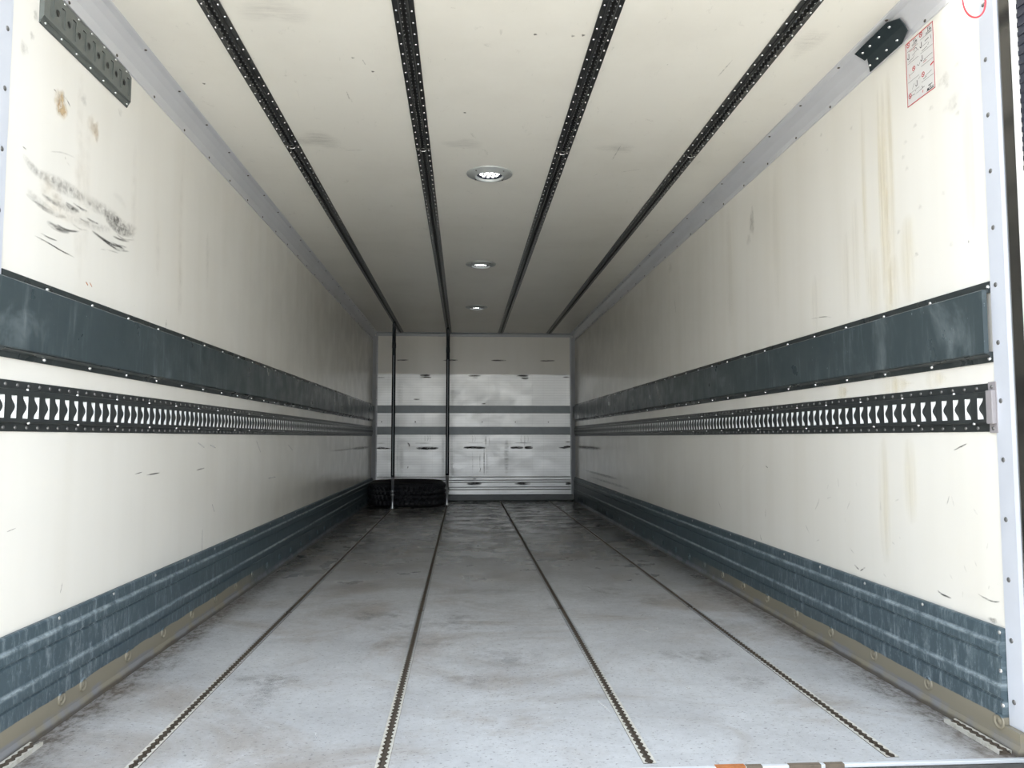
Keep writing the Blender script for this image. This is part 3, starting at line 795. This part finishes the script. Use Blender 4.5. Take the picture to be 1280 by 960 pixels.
# ================================================================== CORNER BRACKET, TOP RIGHT
br = tag(empty('corner_bracket', (HW, .36, 2.03)), 'dark folded steel bracket riveted to the upper right cove trim', 'bracket')
bm = bmesh.new()
def bpt(a, y, z): return (HW - a - HW, y - .36, z - 2.03)
crease = (.025, 2.020); topo = (.052, 2.050); boto = (.0075, 1.981)
def leaf(outer, yn, yf, cut):
    (ao, zo), (ac, zc) = outer, crease
    pts = [(ac, zc, yn), (ac + (ao - ac) * .55, zc + (zo - zc) * .55, yn), (ao, zo, yn + cut), (ao, zo, yf), (ac, zc, yf - .016)]
    th = .003
    nrm = Vector((zo - zc, 0, -(ao - ac))).normalized()
    if nrm.z > 0: nrm = -nrm
    lo = [bm.verts.new(bpt(a, y, z)) for a, z, y in pts]
    # thickness towards the inside of the box (down and away from the wall)
    n2 = Vector(( -abs(nrm.x), 0, -abs(nrm.z)))
    hi = [bm.verts.new(Vector(bpt(a, y, z)) + n2 * th) for a, z, y in pts]
    k = len(lo); bm.faces.new(lo); bm.faces.new(hi[::-1])
    for i in range(k): bm.faces.new((lo[i], lo[(i + 1) % k], hi[(i + 1) % k], hi[i]))
leaf(topo, .355, .60, .05); leaf(boto, .355, .585, .045)
link_mesh('folded_plate', bm, 'bracket', br)
pts = []
for y in (.405, .465, .52, .565):
    a, z = crease[0] + (topo[0] - crease[0]) * .6, crease[1] + (topo[1] - crease[1]) * .6
    pts.append((HW - a - .0025, y, z - .0028))
    a, z = crease[0] + (boto[0] - crease[0]) * .6, crease[1] + (boto[1] - crease[1]) * .6
    pts.append((HW - a - .0032, y + .004, z - .0008))
rivets(br, 'rivet', pts, .0055, -.004, 'z', 'rivet', 8)

# ================================================================== PICTOGRAM STICKER, RIGHT WALL
st = tag(empty('safety_sticker', (HW, .3245, 1.873)), 'white instruction sticker with red border and small pictograms on the upper right wall', 'sticker')
SY0, SY1, SZ0, SZ1 = .255, .395, 1.774, 1.974     # right edge, left edge, bottom, top
def SP(u, v, a): return Vector((HW - a, SY1 + (SY0 - SY1) * u, SZ1 + (SZ0 - SZ1) * v)) - st.location
class Ink:
    def __init__(self, lift=.0010): self.bm = bmesh.new(); self.l = lift
    def poly(self, pts): self.bm.faces.new([self.bm.verts.new(SP(u, v, self.l)) for u, v in pts])
    def line(self, u0, v0, u1, v1, w=.008):
        du, dv = u1 - u0, (v1 - v0) * 1.43; l = math.hypot(du, dv) or 1; nu, nv = -dv / l * w / 2, du / l * w / 2 / 1.43
        self.poly([(u0 + nu, v0 + nv), (u1 + nu, v1 + nv), (u1 - nu, v1 - nv), (u0 - nu, v0 - nv)])
    def ring(self, u, v, r, w=.02, a0=0, a1=2 * PI, n=18):
        for i in range(n):
            t0 = a0 + (a1 - a0) * i / n; t1 = a0 + (a1 - a0) * (i + 1) / n
            f = lambda rr, t: (u + rr * math.cos(t), v + rr * math.sin(t) / 1.43)
            self.poly([f(r, t0), f(r, t1), f(r - w, t1), f(r - w, t0)])
bm = bmesh.new(); 
vs = [bm.verts.new(SP(u, v, .0007)) for u, v in ((0, 0), (1, 0), (1, 1), (0, 1))]; f = bm.faces.new(vs)
vb = [bm.verts.new(SP(u, v, .0001)) for u, v in ((0, 0), (1, 0), (1, 1), (0, 1))]; bm.faces.new(vb[::-1])
for i in range(4): bm.faces.new((vs[i], vs[(i + 1) % 4], vb[(i + 1) % 4], vb[i]))
link_mesh('sheet', bm, 'paper', st)
ink = Ink(); w_ = .022
for p in (((0, 0), (1, 0), (1, .016), (0, .016)), ((0, .984), (1, .984), (1, 1), (0, 1)), ((0, 0), (w_, 0), (w_, 1), (0, 1)), ((1 - w_, 0), (1, 0), (1, 1), (1 - w_, 1))): ink.poly(p)
link_mesh('red_border', ink.bm, 'red_ink', st)
for u, v in ((.11, .05), (.57, .05), (.28, .47), (.60, .67), (.11, .85)):
    k = Ink(.0012); k.ring(u, v, .056, .018); k.line(u - .035, v - .025, u + .035, v + .025, .018)
    link_mesh('prohibition_ring', k.bm, 'red_ink', st)
k = Ink(.0012); k.line(.86, .62, .97, .60, .035); k.line(.14, .16, .30, .17, .012); k.line(.30, .17, .38, .13, .01); k.line(.62, .50, .74, .49, .012); k.line(.56, .935, .58, .90, .02); k.line(.10, .50, .13, .58, .008)
link_mesh('red_figures', k.bm, 'red_ink', st)
k = Ink(.0012)
def figure(u, v):    # crane or load sketch: post, arm, load, hatching
    k.line(u - .10, v + .03, u + .10, v + .03, .010); k.line(u - .02, v - .035, u - .02, v + .03, .016); k.line(u - .05, v - .03, u + .05, v - .03, .010)
    k.line(u + .04, v - .03, u + .04, v + .01, .010); k.line(u + .02, v + .01, u + .09, v + .01, .022); k.line(u - .10, v + .045, u + .08, v + .055, .008)
def hook(u, v):
    k.line(u + .02, v - .05, u + .02, v + .01, .020); k.ring(u, v + .012, .038, .018, 0, PI * 1.1, 10)
def cellline(u0, u1, v): k.line(u0, v, u1, v, .007)
figure(.34, .065); figure(.84, .065)
hook(.10, .235); hook(.56, .215); hook(.57, .42); hook(.36, .735)
k.ring(.36, .215, .06, .012, PI, 2 * PI, 8); k.line(.44, .215, .46, .25, .012); k.line(.24, .255, .42, .23, .008)
k.line(.70, .20, .84, .19, .016); k.line(.90, .17, .92, .24, .010); k.line(.62, .245, .80, .24, .007)
k.line(.66, .46, .94, .455, .008); k.line(.62, .475, .70, .47, .008)
k.line(.10, .31, .28, .30, .010); k.line(.28, .30, .32, .27, .008); k.line(.58, .31, .78, .30, .010); k.line(.80, .29, .84, .26, .01)
k.ring(.46, .45, .05, .01, 0, PI, 8); k.line(.12, .53, .30, .52, .007); k.line(.28, .70, .20, .77, .009); k.line(.44, .69, .50, .66, .008)
k.line(.66, .72, .90, .70, .008); k.line(.60, .745, .72, .735, .012); k.line(.16, .86, .30, .87, .010); k.line(.34, .88, .52, .87, .008); k.line(.30, .83, .33, .83, .012); k.line(.55, .83, .57, .87, .016); k.line(.48, .87, .64, .86, .010)
for vv_ in (.125, .32, .61, .79): cellline(.06, .46, vv_ + .02)
for vv_ in (.125, .335, .535, .775): cellline(.54, .96, vv_)
link_mesh('black_figures', k.bm, 'black_ink', st)
k = Ink(.0012); k.poly([(.72, .955), (.95, .955), (.95, .972), (.70, .972)]); k.poly([(.72, .93), (.78, .93), (.78, .955), (.72, .955)]); k.line(.76, .895, .90, .895, .016); k.line(.83, .895, .83, .94, .022); k.line(.78, .94, .95, .94, .012)
link_mesh('maker_mark', k.bm, 'black_ink', st)

# ================================================================== ROUND CEILING LAMPS
def lathe(bm, prof, cx=0, cy=0, seg=40, mi=0):
    prev = None
    for r_, z_ in prof:
        c = [bm.verts.new((cx + r_ * math.cos(2 * PI * i / seg), cy + r_ * math.sin(2 * PI * i / seg), z_)) for i in range(seg)] if r_ > 0 else [bm.verts.new((cx, cy, z_))]
        if prev:
            if len(c) == 1 and len(prev) > 1:
                for i in range(seg): bm.faces.new((prev[i], prev[(i + 1) % seg], c[0])).material_index = mi
            elif len(prev) > 1:
                for i in range(seg): bm.faces.new((prev[i], prev[(i + 1) % seg], c[(i + 1) % seg], c[i])).material_index = mi
        prev = c
lamp_lab = ['nearest and largest of the three round lit ceiling lamps', 'middle of the three round lit ceiling lamps', 'farthest and smallest of the three round lit ceiling lamps']
def make_lamp(loc):
    t = empty('ceiling_lamp', loc)
    bm = bmesh.new(); lathe(bm, [(.112, 0), (.112, -.003), (.109, -.006), (.080, -.010), (.074, -.017), (.070, -.019), (.067, -.016), (.062, -.004)], seg=48)
    link_mesh('mounting_ring', bm, 'lamp_ring', t, smooth=True)
    bm = bmesh.new(); lathe(bm, [(.066, -.004), (.061, -.008), (.056, -.006), (.055, -.003), (0, -.0025)], seg=40)
    link_mesh('dark_cup', bm, 'lamp_cup', t, smooth=True)
    pos = [(0, 0)] + [(.020 * math.cos(2 * PI * i / 5 + .3), .020 * math.sin(2 * PI * i / 5 + .3)) for i in range(5)] + [(.041 * math.cos(2 * PI * i / 11), .041 * math.sin(2 * PI * i / 11)) for i in range(11)]
    proto = None
    for x, y in pos:
        if proto is None:
            bm = bmesh.new(); lathe(bm, [(.0074, -.0028), (.0074, -.0036), (.0055, -.0046), (0, -.005)], seg=12)
            proto = link_mesh('led', bm, 'led', t, smooth=True); o = proto
        else:
            o = proto.copy(); COL.objects.link(o); o.parent = t
        o.location = (x, y, 0)
    bm = bmesh.new(); lathe(bm, [(.0042, -.006), (.0042, -.0095), (.002, -.011), (0, -.011)], seg=8)
    p2 = link_mesh('screw', bm, 'screw_dark', t)
    for i in range(4):
        o = p2 if i == 0 else p2.copy()
        if i: COL.objects.link(o); o.parent = t
        a = PI / 4 + i * PI / 2; o.location = (.094 * math.cos(a), .094 * math.sin(a), 0)
    return t
def copy_tree(o, parent=None):
    c = o.copy(); COL.objects.link(c); c.parent = parent
    for ch in list(o.children): copy_tree(ch, c)
    return c
lamp0 = make_lamp((-.006, 1.893, 0))
for i, y in enumerate((1.885, 3.84, 5.70)):
    o = lamp0 if i == 0 else copy_tree(lamp0)
    o.location = (-.006, y, ceil_z(y) - .0003)
    tag(o, lamp_lab[i], 'lamp', 'round ceiling lamps')

# small lit lamp with a red pull cord in the rear right upper corner
t = tag(empty('corner_lamp', (HW - .02, .115, 1.993)), 'small glowing lamp at the top right rear corner, cut by the upper frame edge', 'lamp')
bm = bmesh.new(); bx(bm, -.018, .012, -.05, .05, .000, .03, .005); link_mesh('housing', bm, 'alu_trim', t)
bm = bmesh.new(); bx(bm, -.020, .008, -.044, .044, -.012, -.0002, .004); link_mesh('lens', bm, 'rear_led', t)
bm = bmesh.new(); pts = []
for i in range(25):
    a = PI * (i / 24)
    pts.append((1.153 - .030 * math.cos(a), -.03, 1.872 - .052 * math.sin(a) ** .8))
pts = [(1.124, -.03, 2.0745), (1.122, -.03, 1.96)] + pts + [(1.184, -.03, 1.96), (1.182, -.03, 2.0745)]
tube(bm, pts, .0022, 8)
tag(link_mesh('red_cord', bm, 'red', smooth=True), 'thin red cord loop hanging at the top right rear corner', 'cord')

# ================================================================== LOAD POLES
def pole(x, y, label):
    zt = ceil_z(y) - .0130
    t = tag(empty('load_pole', (x, y, .0)), label, 'load pole', 'upright load poles')
    z0 = .0012
    bm = bmesh.new(); lathe(bm, [(0, z0), (.020, z0), (.020, z0 + .012), (.013, z0 + .03), (.0135, .14), (.0155, .142), (.0155, .30), (.0185, .302), (.0185, .34)], seg=20)
    link_mesh('inner_tube', bm, 'pole_alu', t, smooth=True)
    bm = bmesh.new(); lathe(bm, [(.0158, .140), (.021, .142), (.021, .156), (.0158, .158)], seg=20); lathe(bm, [(.0158, .176), (.021, .178), (.021, .194), (.0158, .196)], seg=20)
    link_mesh('locking_collar', bm, 'pole_alu', t, smooth=True)
    bm = bmesh.new(); lathe(bm, [(.0185, .335), (.0205, .340), (.0205, 1.74), (.0225, 1.742), (.0225, 1.80), (.0205, 1.802), (.0205, zt - .05)], seg=24)
    link_mesh('outer_tube', bm, 'black_plastic', t, smooth=True)
    bm = bmesh.new()
    bx(bm, -.0035, .0035, -.0225, -.0200, .36, 1.66, .0008); link_mesh('sheen_strip', bm, 'strip_grey', t)  # added grey strip standing in for the glossy streak on the tube
    bm = bmesh.new(); lathe(bm, [(.0205, zt - .05), (.022, zt - .048), (.017, zt - .012), (.012, zt), (0, zt)], seg=20)
    link_mesh('top_plug', bm, 'black_plastic', t, smooth=True)
    return t
pole(RX[0], 6.60, 'left one of two upright dark poles, standing in front of the tyre')
pole(RX[1], 7.02, 'right one of two upright dark poles, just right of the tyre')

# ================================================================== TYRE LYING FLAT
ty = tag(empty('truck_tyre', (-.770, 7.075, 0)), 'large black truck tyre lying flat in the far left corner', 'tyre')
R_, Wt, Ri = .440, .275, .262
prof = [(Ri, .045), (Ri + .012, .030), (Ri + .05, .012), (.36, .004), (.405, .010), (.428, .026), (.436, .040)]
tread = [(.440, .040 + (Wt - .08) * i / 16) for i in range(17)]
prof2 = [(r_, Wt - z_) for r_, z_ in prof[::-1]]
full = prof + tread + prof2
bm = bmesh.new(); seg = 240; rings = []
for k in range(seg):
    a = 2 * PI * k / seg; ring = []
    for j, (r_, z_) in enumerate(full):
        rr = r_
        jt = j - len(prof)
        if 0 <= jt < 17:
            if jt in (3, 4, 8, 12, 13): rr -= .014                       # circumferential grooves
            ph = (k + (jt // 4) * 2) % 5
            if ph in (0,): rr -= .011                                  # sipes between blocks
            if jt in (2, 5, 7, 9, 11, 14) and ph in (1, 2): rr -= .006   # zigzag block edges
        elif j in (len(prof) - 1, len(prof) + 17) and k % 5 in (0,): rr -= .010
        ring.append(bm.verts.new((rr * math.cos(a), rr * math.sin(a), z_ + .0005)))
    rings.append(ring)
for k in range(seg):
    a, b = rings[k], rings[(k + 1) % seg]
    for j in range(len(full) - 1): bm.faces.new((a[j], a[j + 1], b[j + 1], b[j]))
    bm.faces.new((a[-1], a[0], b[0], b[-1]))
link_mesh('tread_and_sidewalls', bm, 'rubber', ty)
bm = bmesh.new(); lathe(bm, [(.300, Wt - .0095), (.303, Wt - .006), (.350, Wt + .001), (.392, Wt - .0005), (.395, Wt - .004)], seg=80)
o = link_mesh('dusty_sidewall_ring', bm, 'rim_dirt', ty, smooth=True)
o.location = (0, 0, 0.001)

# ================================================================== MARKS AND STAINS
# big black and grey smudge with tan patches, upper left wall.  (u = y, v = z)
def lw(px, py):      # point measured on the photograph -> (y, z) on the left wall
    return _hit(px, py, 0, -HW)
SURVEY_POINT = Vector((-0.1255, -1.82, 0.765)); SURVEY_ROT = cam.rotation_euler.to_matrix()
def _hit(px, py, ax, val):
    f = 961.0
    R = SURVEY_ROT
    d = R @ Vector(((px - 640) / f, -(py - 480) / f, -1))
    C = SURVEY_POINT; t = (val - C[ax]) / d[ax]; p = C + d * t
    return {0: (p.y, p.z), 1: (p.x, p.z), 2: (p.x, p.y)}[ax]
z8 = lambda x, y: lw(x / 6.4, 180 + y / 6.4)
mk = Marks(LW)
for pts, wd, a in (
    ([(200, 390), (300, 480), (430, 560), (540, 590)], .012, .8), ([(330, 400), (400, 450), (470, 490)], .012, .7),
    ([(520, 470), (570, 510), (640, 540)], .016, 1.0), ([(580, 470), (650, 520), (700, 540)], .008, 1.0),
    ([(370, 620), (450, 670), (560, 710)], .016, 1.0), ([(450, 640), (540, 690), (640, 700)], .007, 1.0),
    ([(320, 710), (390, 750), (460, 775)], .005, .9), ([(270, 730), (400, 800), (500, 860), (600, 910)], .005, 1.0),
    ([(400, 800), (480, 850), (570, 890)], .004, .8),
    ([(690, 590), (740, 620), (790, 640)], .007, .9), ([(630, 590), (680, 620), (720, 630)], .006, .6),
    ([(730, 690), (820, 760), (900, 800), (1020, 830)], .011, 1.2), ([(800, 750), (880, 810), (960, 850), (1040, 860)], .007, 1.0),
    ([(900, 735), (960, 765), (1040, 780)], .008, .8), ([(800, 840), (870, 850), (950, 875)], .005, .5), ([(580, 640), (640, 680), (700, 690)], .005, .6),
    ([(180, 20), (210, 45)], .004, .9), ([(520, 100), (525, 125)], .003, .9), ([(530, 140), (560, 180)], .002, .5),
    ([(880, 800), (940, 815), (1000, 845)], .010, .9), ([(930, 720), (990, 760), (1080, 770)], .005, .6)):
    mk.stroke([z8(*p) for p in pts], wd * 1.25, a * .72)
mk.done('black_scuffs', 'mk_black', wall_left)
mk = Marks(LW)
for pts, wd, a in (
    ([(180, 80), (250, 180), (330, 250), (450, 300)], .030, .45), ([(300, 230), (420, 300), (560, 370), (680, 440)], .050, .50),
    ([(560, 370), (720, 470), (850, 540), (960, 600)], .050, .45), ([(820, 540), (900, 620), (1000, 680), (1100, 690)], .060, .62),
    ([(840, 570), (900, 600), (980, 620)], .035, .8), ([(850, 600), (950, 690), (1080, 730)], .035, .6),
    ([(210, 360), (330, 480), (450, 560)], .03, .35), ([(350, 420), (500, 500), (620, 560)], .025, .35),
    ([(900, 400), (960, 440), (1010, 520)], .03, .14), ([(400, 60), (500, 70), (600, 110)], .006, .35), ([(580, 600), (760, 660), (900, 690)], .03, .25)):
    mk.stroke([z8(*p) for p in pts], wd, a, 12)
mk.blob(*z8(930, 610), .028, .02, .7); mk.blob(*z8(990, 670), .03, .018, .5)
for px, py, r1 in ((30, 60, .02), (45, 20, .015), (40, 45, .012), (105, 125, .02), (150, 140, .015)):
    mk.blob(*lw(px, py), r1, r1, .28)
mk.done('soft_grey_scuffs', 'mk_soft', wall_left)
mk = Marks(LW)
mk.blob(*lw(77, 132), .032, .042, .85); mk.blob(*lw(72, 124), .022, .03, .4); mk.blob(*lw(120, 164), .022, .032, .75); mk.blob(*lw(114, 155), .025, .035, .35)
mk.blob(*lw(75, 262), .09, .035, .25); mk.blob(*lw(60, 235), .06, .03, .22)
for i in range(8):
    u = random.uniform(.3, 2.4); mk.stroke([(u, random.uniform(1.5, 1.9)), (u + .01, random.uniform(1.2, 1.4))], .05, .10)
mk.done('tan_stains', 'mk_tan', wall_left)
mk = Marks(LW)
mk.stroke([lw(107, 352), lw(110, 357)], .006, 1.2); mk.stroke([lw(112, 353), lw(115, 359)], .005, 1.2)
mk.done('rust_flecks', 'mk_rust', wall_left)
mk = Marks(LW)
for (a, b) in (((252, 700), (253, 660)), ((265, 630), (268, 640)), ((262, 556), (270, 560)), ((320, 550), (326, 566)), ((360, 556), (366, 563)), ((335, 598), (345, 596)), ((247, 553), (256, 560))):
    mk.stroke([lw(*a), lw(*b)], .008, .7)
mk.done('white_scratches', 'mk_white', wall_left)
mk = Marks(LW)
for (a, b, wd) in (((208, 399), (207, 411), .006), ((67, 111), (71, 116), .005), ((82, 121), (88, 134), .006), ((78, 118), (84, 126), .003), ((182, 594), (200, 591), .006), ((245, 588), (256, 585), .008), ((168, 593), (178, 590), .004), ((75, 742), (78, 728), .003), ((8, 665), (20, 660), .003)):
    mk.stroke([lw(*a), lw(*b)], wd, .9)
mk.stroke([(5.9, .655), (6.6, .655), (7.3, .655)], .04, .55); mk.stroke([(4.6, .655), (5.3, .652), (6.0, .655)], .02, .35)
mk.done('dark_scratches', 'mk_black', wall_left)

rw = lambda px, py: _hit(px, py, 0, HW)
mk = Marks(RW)
for u, v0, v1, wd, a in ((.535, 1.93, .95, .030, .75), (.56, 1.93, 1.18, .016, .5), (.50, 1.95, 1.25, .03, .45), (.66, 1.93, 1.2, .02, .45), (.73, 1.6, 1.2, .03, .3), (.62, 1.4, 1.16, .05, .45), (.50, 1.35, 1.16, .04, .5),
                        (.80, 1.5, 1.18, .03, .3), (.42, 1.45, 1.17, .05, .5), (1.05, 1.4, 1.17, .03, .3), (.60, .77, .35, .04, .45), (.45, .77, .5, .04, .4), (.85, .95, .905, .05, .5), (.5, .955, .905, .10, .6), (.30, .955, .91, .06, .5), (1.4, 1.95, 1.3, .05, .2), (2.0, 1.95, 1.3, .06, .2), (.12, 1.7, 1.3, .03, .2)):
    mk.stroke([(u, v0), (u + .004, (v0 + v1) / 2), (u, v1)], wd * 1.9, a * .85, 12)
mk.done('yellow_drips', 'mk_yellow', wall_right)
mk = Marks(RW)
mk.blob(*rw(940, 278), .035, .07, .5); mk.blob(*rw(936, 300), .03, .03, .25); mk.blob(*rw(838, 335), .05, .04, .25); mk.blob(*rw(1180, 100), .03, .02, .25); mk.blob(*rw(1190, 130), .04, .03, .18)
for i in range(26):
    px = random.uniform(1000, 1225); py = random.uniform(60, 320); mk.blob(*rw(px, py), .012, .008, random.uniform(.1, .35))
for i in range(30):
    px = random.uniform(1000, 1240); py = random.uniform(560, 740)
    mk.stroke([rw(px, py), rw(px + random.uniform(-6, 6), py + random.uniform(2, 14))], .006, random.uniform(.2, .5))
mk.blob(*rw(1241, 775), .02, .008, .7)
mk.done('soft_grey_scuffs', 'mk_soft', wall_right)
mk = Marks(RW)
for pts, wd, a in (([(1172, 738), (1178, 743), (1190, 748)], .008, 1.0), ([(1222, 742), (1232, 748), (1242, 752), (1250, 752)], .006, 1.0), ([(1068, 706), (1074, 712)], .008, .9), ([(1075, 714), (1082, 709)], .006, .9), ([(1192, 563), (1202, 558), (1210, 554)], .005, .9), ([(950, 668), (952, 676)], .006, .9), ([(898, 626), (902, 638)], .004, .6), ([(1013, 399), (1030, 396), (1040, 397)], .004, .7), ([(957, 582), (960, 585)], .006, .8), ([(957, 635), (957, 650)], .006, .5), ([(843, 371), (845, 392)], .012, .35), ([(1211, 300), (1211, 304)], .004, .9), ([(926, 590), (930, 580)], .005, .3)):
    mk.stroke([rw(*p) for p in pts], wd, a)
mk.stroke([(5.7, .655), (6.4, .655), (7.3, .655)], .045, .55); mk.stroke([(4.9, .40), (5.6, .40), (6.9, .40)], .03, .45); mk.stroke([(4.4, .345), (5.2, .345), (6.5, .345)], .03, .35)
mk.done('dark_scratches', 'mk_black', wall_right)

# bulkhead marks.  bw8: 4.74x crop of (450,440)
bwp = lambda x, y: _hit(450 + x / 4.74, 440 + y / 4.74, 1, L)
mk = Marks(BC)
for x0, x1, y in ((215, 292, 48), (490, 582, 49), (775, 868, 50), (1065, 1158, 52)):
    mk.stroke([bwp(x0, y), bwp((x0 + x1) / 2, y), bwp(x1, y)], .022, 1.2, 12)
mk.done('dark_scratches', 'mk_black', wall_back)
mk = Marks(BW)
for x0, x1, y, wd, a in ((352, 420, 138, .030, 1.5), (355, 425, 152, .026, 1.3), (640, 718, 142, .022, 1.2), (660, 700, 155, .014, .8), (925, 1000, 143, .028, 1.5), (955, 1000, 155, .028, 1.3), (1200, 1242, 150, .018, .9), (100, 150, 152, .02, .7), (315, 355, 280, .020, 1.0), (718, 745, 307, .018, 1.2),
                         (95, 185, 572, .022, 1.3), (98, 150, 569, .036, 1.4), (328, 468, 569, .038, 1.6), (335, 460, 573, .026, 1.5), (610, 748, 568, .036, 1.6), (615, 690, 565, .03, 1.4), (888, 970, 567, .040, 1.6), (972, 1025, 567, .044, 1.6), (1175, 1250, 567, .026, 1.5), (1205, 1250, 562, .038, 1.5),
                         (325, 420, 540, .016, .6), (632, 735, 537, .014, .6), (912, 1018, 537, .014, .8), (1215, 1250, 533, .016, 1.0), (98, 150, 540, .012, .5)):
    mk.stroke([bwp(x0, y), bwp((x0 + x1) / 2, y + random.uniform(-2, 2)), bwp(x1, y)], wd, a, 12)
mk.stroke([bwp(280, 535), bwp(292, 550), bwp(290, 567)], .025, .9); mk.stroke([bwp(285, 675), bwp(283, 690)], .014, 1.1); mk.stroke([bwp(715, 683), bwp(710, 712)], .010, 1.0)
mk.done('black_rub_marks', 'mk_black', cl)
mk = Marks(BW)
for x, y0, y1, wd, a in ((745, 495, 560, .03, .5), (735, 560, 735, .016, .9), (765, 500, 560, .02, .5), (752, 560, 730, .02, .35), (868, 510, 730, .07, .40), (385, 492, 530, .012, .6), (400, 492, 530, .012, .6), (415, 492, 530, .012, .5), (665, 492, 535, .014, .5), (680, 492, 535, .010, .5), (955, 492, 540, .012, .6), (975, 492, 560, .012, .7), (993, 492, 540, .010, .5), (665, 580, 725, .012, .35), (712, 600, 700, .02, .35), (240, 170, 320, .10, .25), (245, 560, 740, .07, .25), (545, 500, 740, .05, .25), (550, 170, 320, .05, .25), (225, 500, 740, .03, .3), (490, 500, 740, .04, .3)):
    mk.stroke([bwp(x, y0), bwp(x + random.uniform(-4, 4), (y0 + y1) / 2), bwp(x, y1)], wd, a, 12)
mk.done('grey_drips', 'mk_soft', cl)
mk = Marks(lambda u, v: Vector((u, L - .0245, v)))
for x0, x1, y in ((630, 722, 779), (912, 1012, 779), (1215, 1250, 780)):
    mk.stroke([bwp(x0, y), bwp((x0 + x1) / 2, y), bwp(x1, y)], .045, 1.3, 12)
mk.stroke([bwp(665, 751), bwp(690, 751)], .016, 1.2)
mk.done('black_rub_marks', 'mk_black', rib)

# floor: dark scrub marks deep in the box, brown smears nearer the middle, pale scratches
mk = Marks(FL)
for cx in (-.12, .13, .50, .76):
    y = 4.35
    while y < 7.35:
        for k in range(3):
            x = cx + random.uniform(-.07, .07); l = random.uniform(.05, .13)
            mk.stroke([(x - l, y + random.uniform(-.02, .02)), (x, y + random.uniform(-.03, .03)), (x + l, y + random.uniform(-.02, .02))], random.uniform(.07, .16), random.uniform(.8, 1.4) * min(1, (y - 3.9) / 1.5), 10)
        y += random.uniform(.30, .42)
for i in range(14):
    x = random.uniform(-1.15, -.45) if i % 2 else random.uniform(.98, 1.15); y = random.uniform(4.5, 6.4); l = random.uniform(.06, .2)
    mk.stroke([(x - l, y), (x, y + .02), (min(x + l, 1.18), y)], random.uniform(.04, .1), random.uniform(.3, .7), 10)
mk.done('dark_scrub_marks', 'mk_dirt', floor)
mk = Marks(FL)
for i in range(46):
    x = random.uniform(-1.0, 1.0); y = random.uniform(.5, 4.6); mk.blob(x, y, random.uniform(.05, .22), random.uniform(.05, .2), random.uniform(.08, .28))
for px, py, ru, rv, a in ((470, 770, .10, .06, .6), (860, 760, .03, .03, .4), (330, 850, .10, .05, .5), (590, 850, .08, .05, .4), (870, 820, .12, .06, .45), (760, 740, .06, .10, .5)):
    mk.blob(*_hit(px, py, 2, 0), ru * 1.4, rv * 1.6, a * .6)
mk.done('brown_smears', 'mk_brown', floor)
mk = Marks(FL)
for i in range(150):
    x = random.uniform(-1.1, 1.1); y = random.uniform(.02, 1.9); a = random.uniform(-.6, .6); l = random.uniform(.008, .03)
    mk.stroke([(x, y), (x + l * math.cos(a), y + l * math.sin(a))], .003, random.uniform(.4, .9))
for pts in ([(723, 732), (735, 734), (742, 738)], [(725, 736), (738, 739)], [(750, 742), (765, 743)], [(800, 771), (805, 768), (815, 770)], [(800, 785), (808, 789), (818, 789), (822, 784)], [(855, 858), (862, 861), (863, 857)], [(745, 874), (765, 892)], [(395, 915), (396, 925)]):
    mk.stroke([_hit(*p, 2, 0) for p in pts], .008, .45)
mk.done('pale_scratches', 'mk_white', floor)
# ceiling: rubbed patches and small nicks
mk = Marks(CE)
cep = lambda px, py: _hit(px, py, 2, 2.063)
for px, py, ru, rv, a in ((395, 175, .12, .10, .45), (580, 180, .10, .06, .4), (770, 185, .10, .06, .35), (1010, 55, .05, .10, .3), (340, 15, .12, .08, .3)):
    mk.blob(*cep(px, py), ru, rv, a * .6)
for pts in ([(1105 / 4 + 640, 300 / 4), (1025 / 4 + 640, 390 / 4)], [(645 + 640 - 510, 215), (640 + 160, 211)], [(453, 75), (457, 82)], [(433, 114), (437, 125)], [(765, 200), (777, 180)], [(430, 188), (455, 187)]):
    mk.stroke([cep(*p) for p in pts], .006, .6)
for px, py in ((466, 90), (669, 44), (716, 46), (729, 45), (581, 141), (441, 73), (255, 105)):
    mk.blob(*cep(px, py), .007, .007, 1.2)
mk.done('grey_scuffs', 'mk_soft', ceiling)
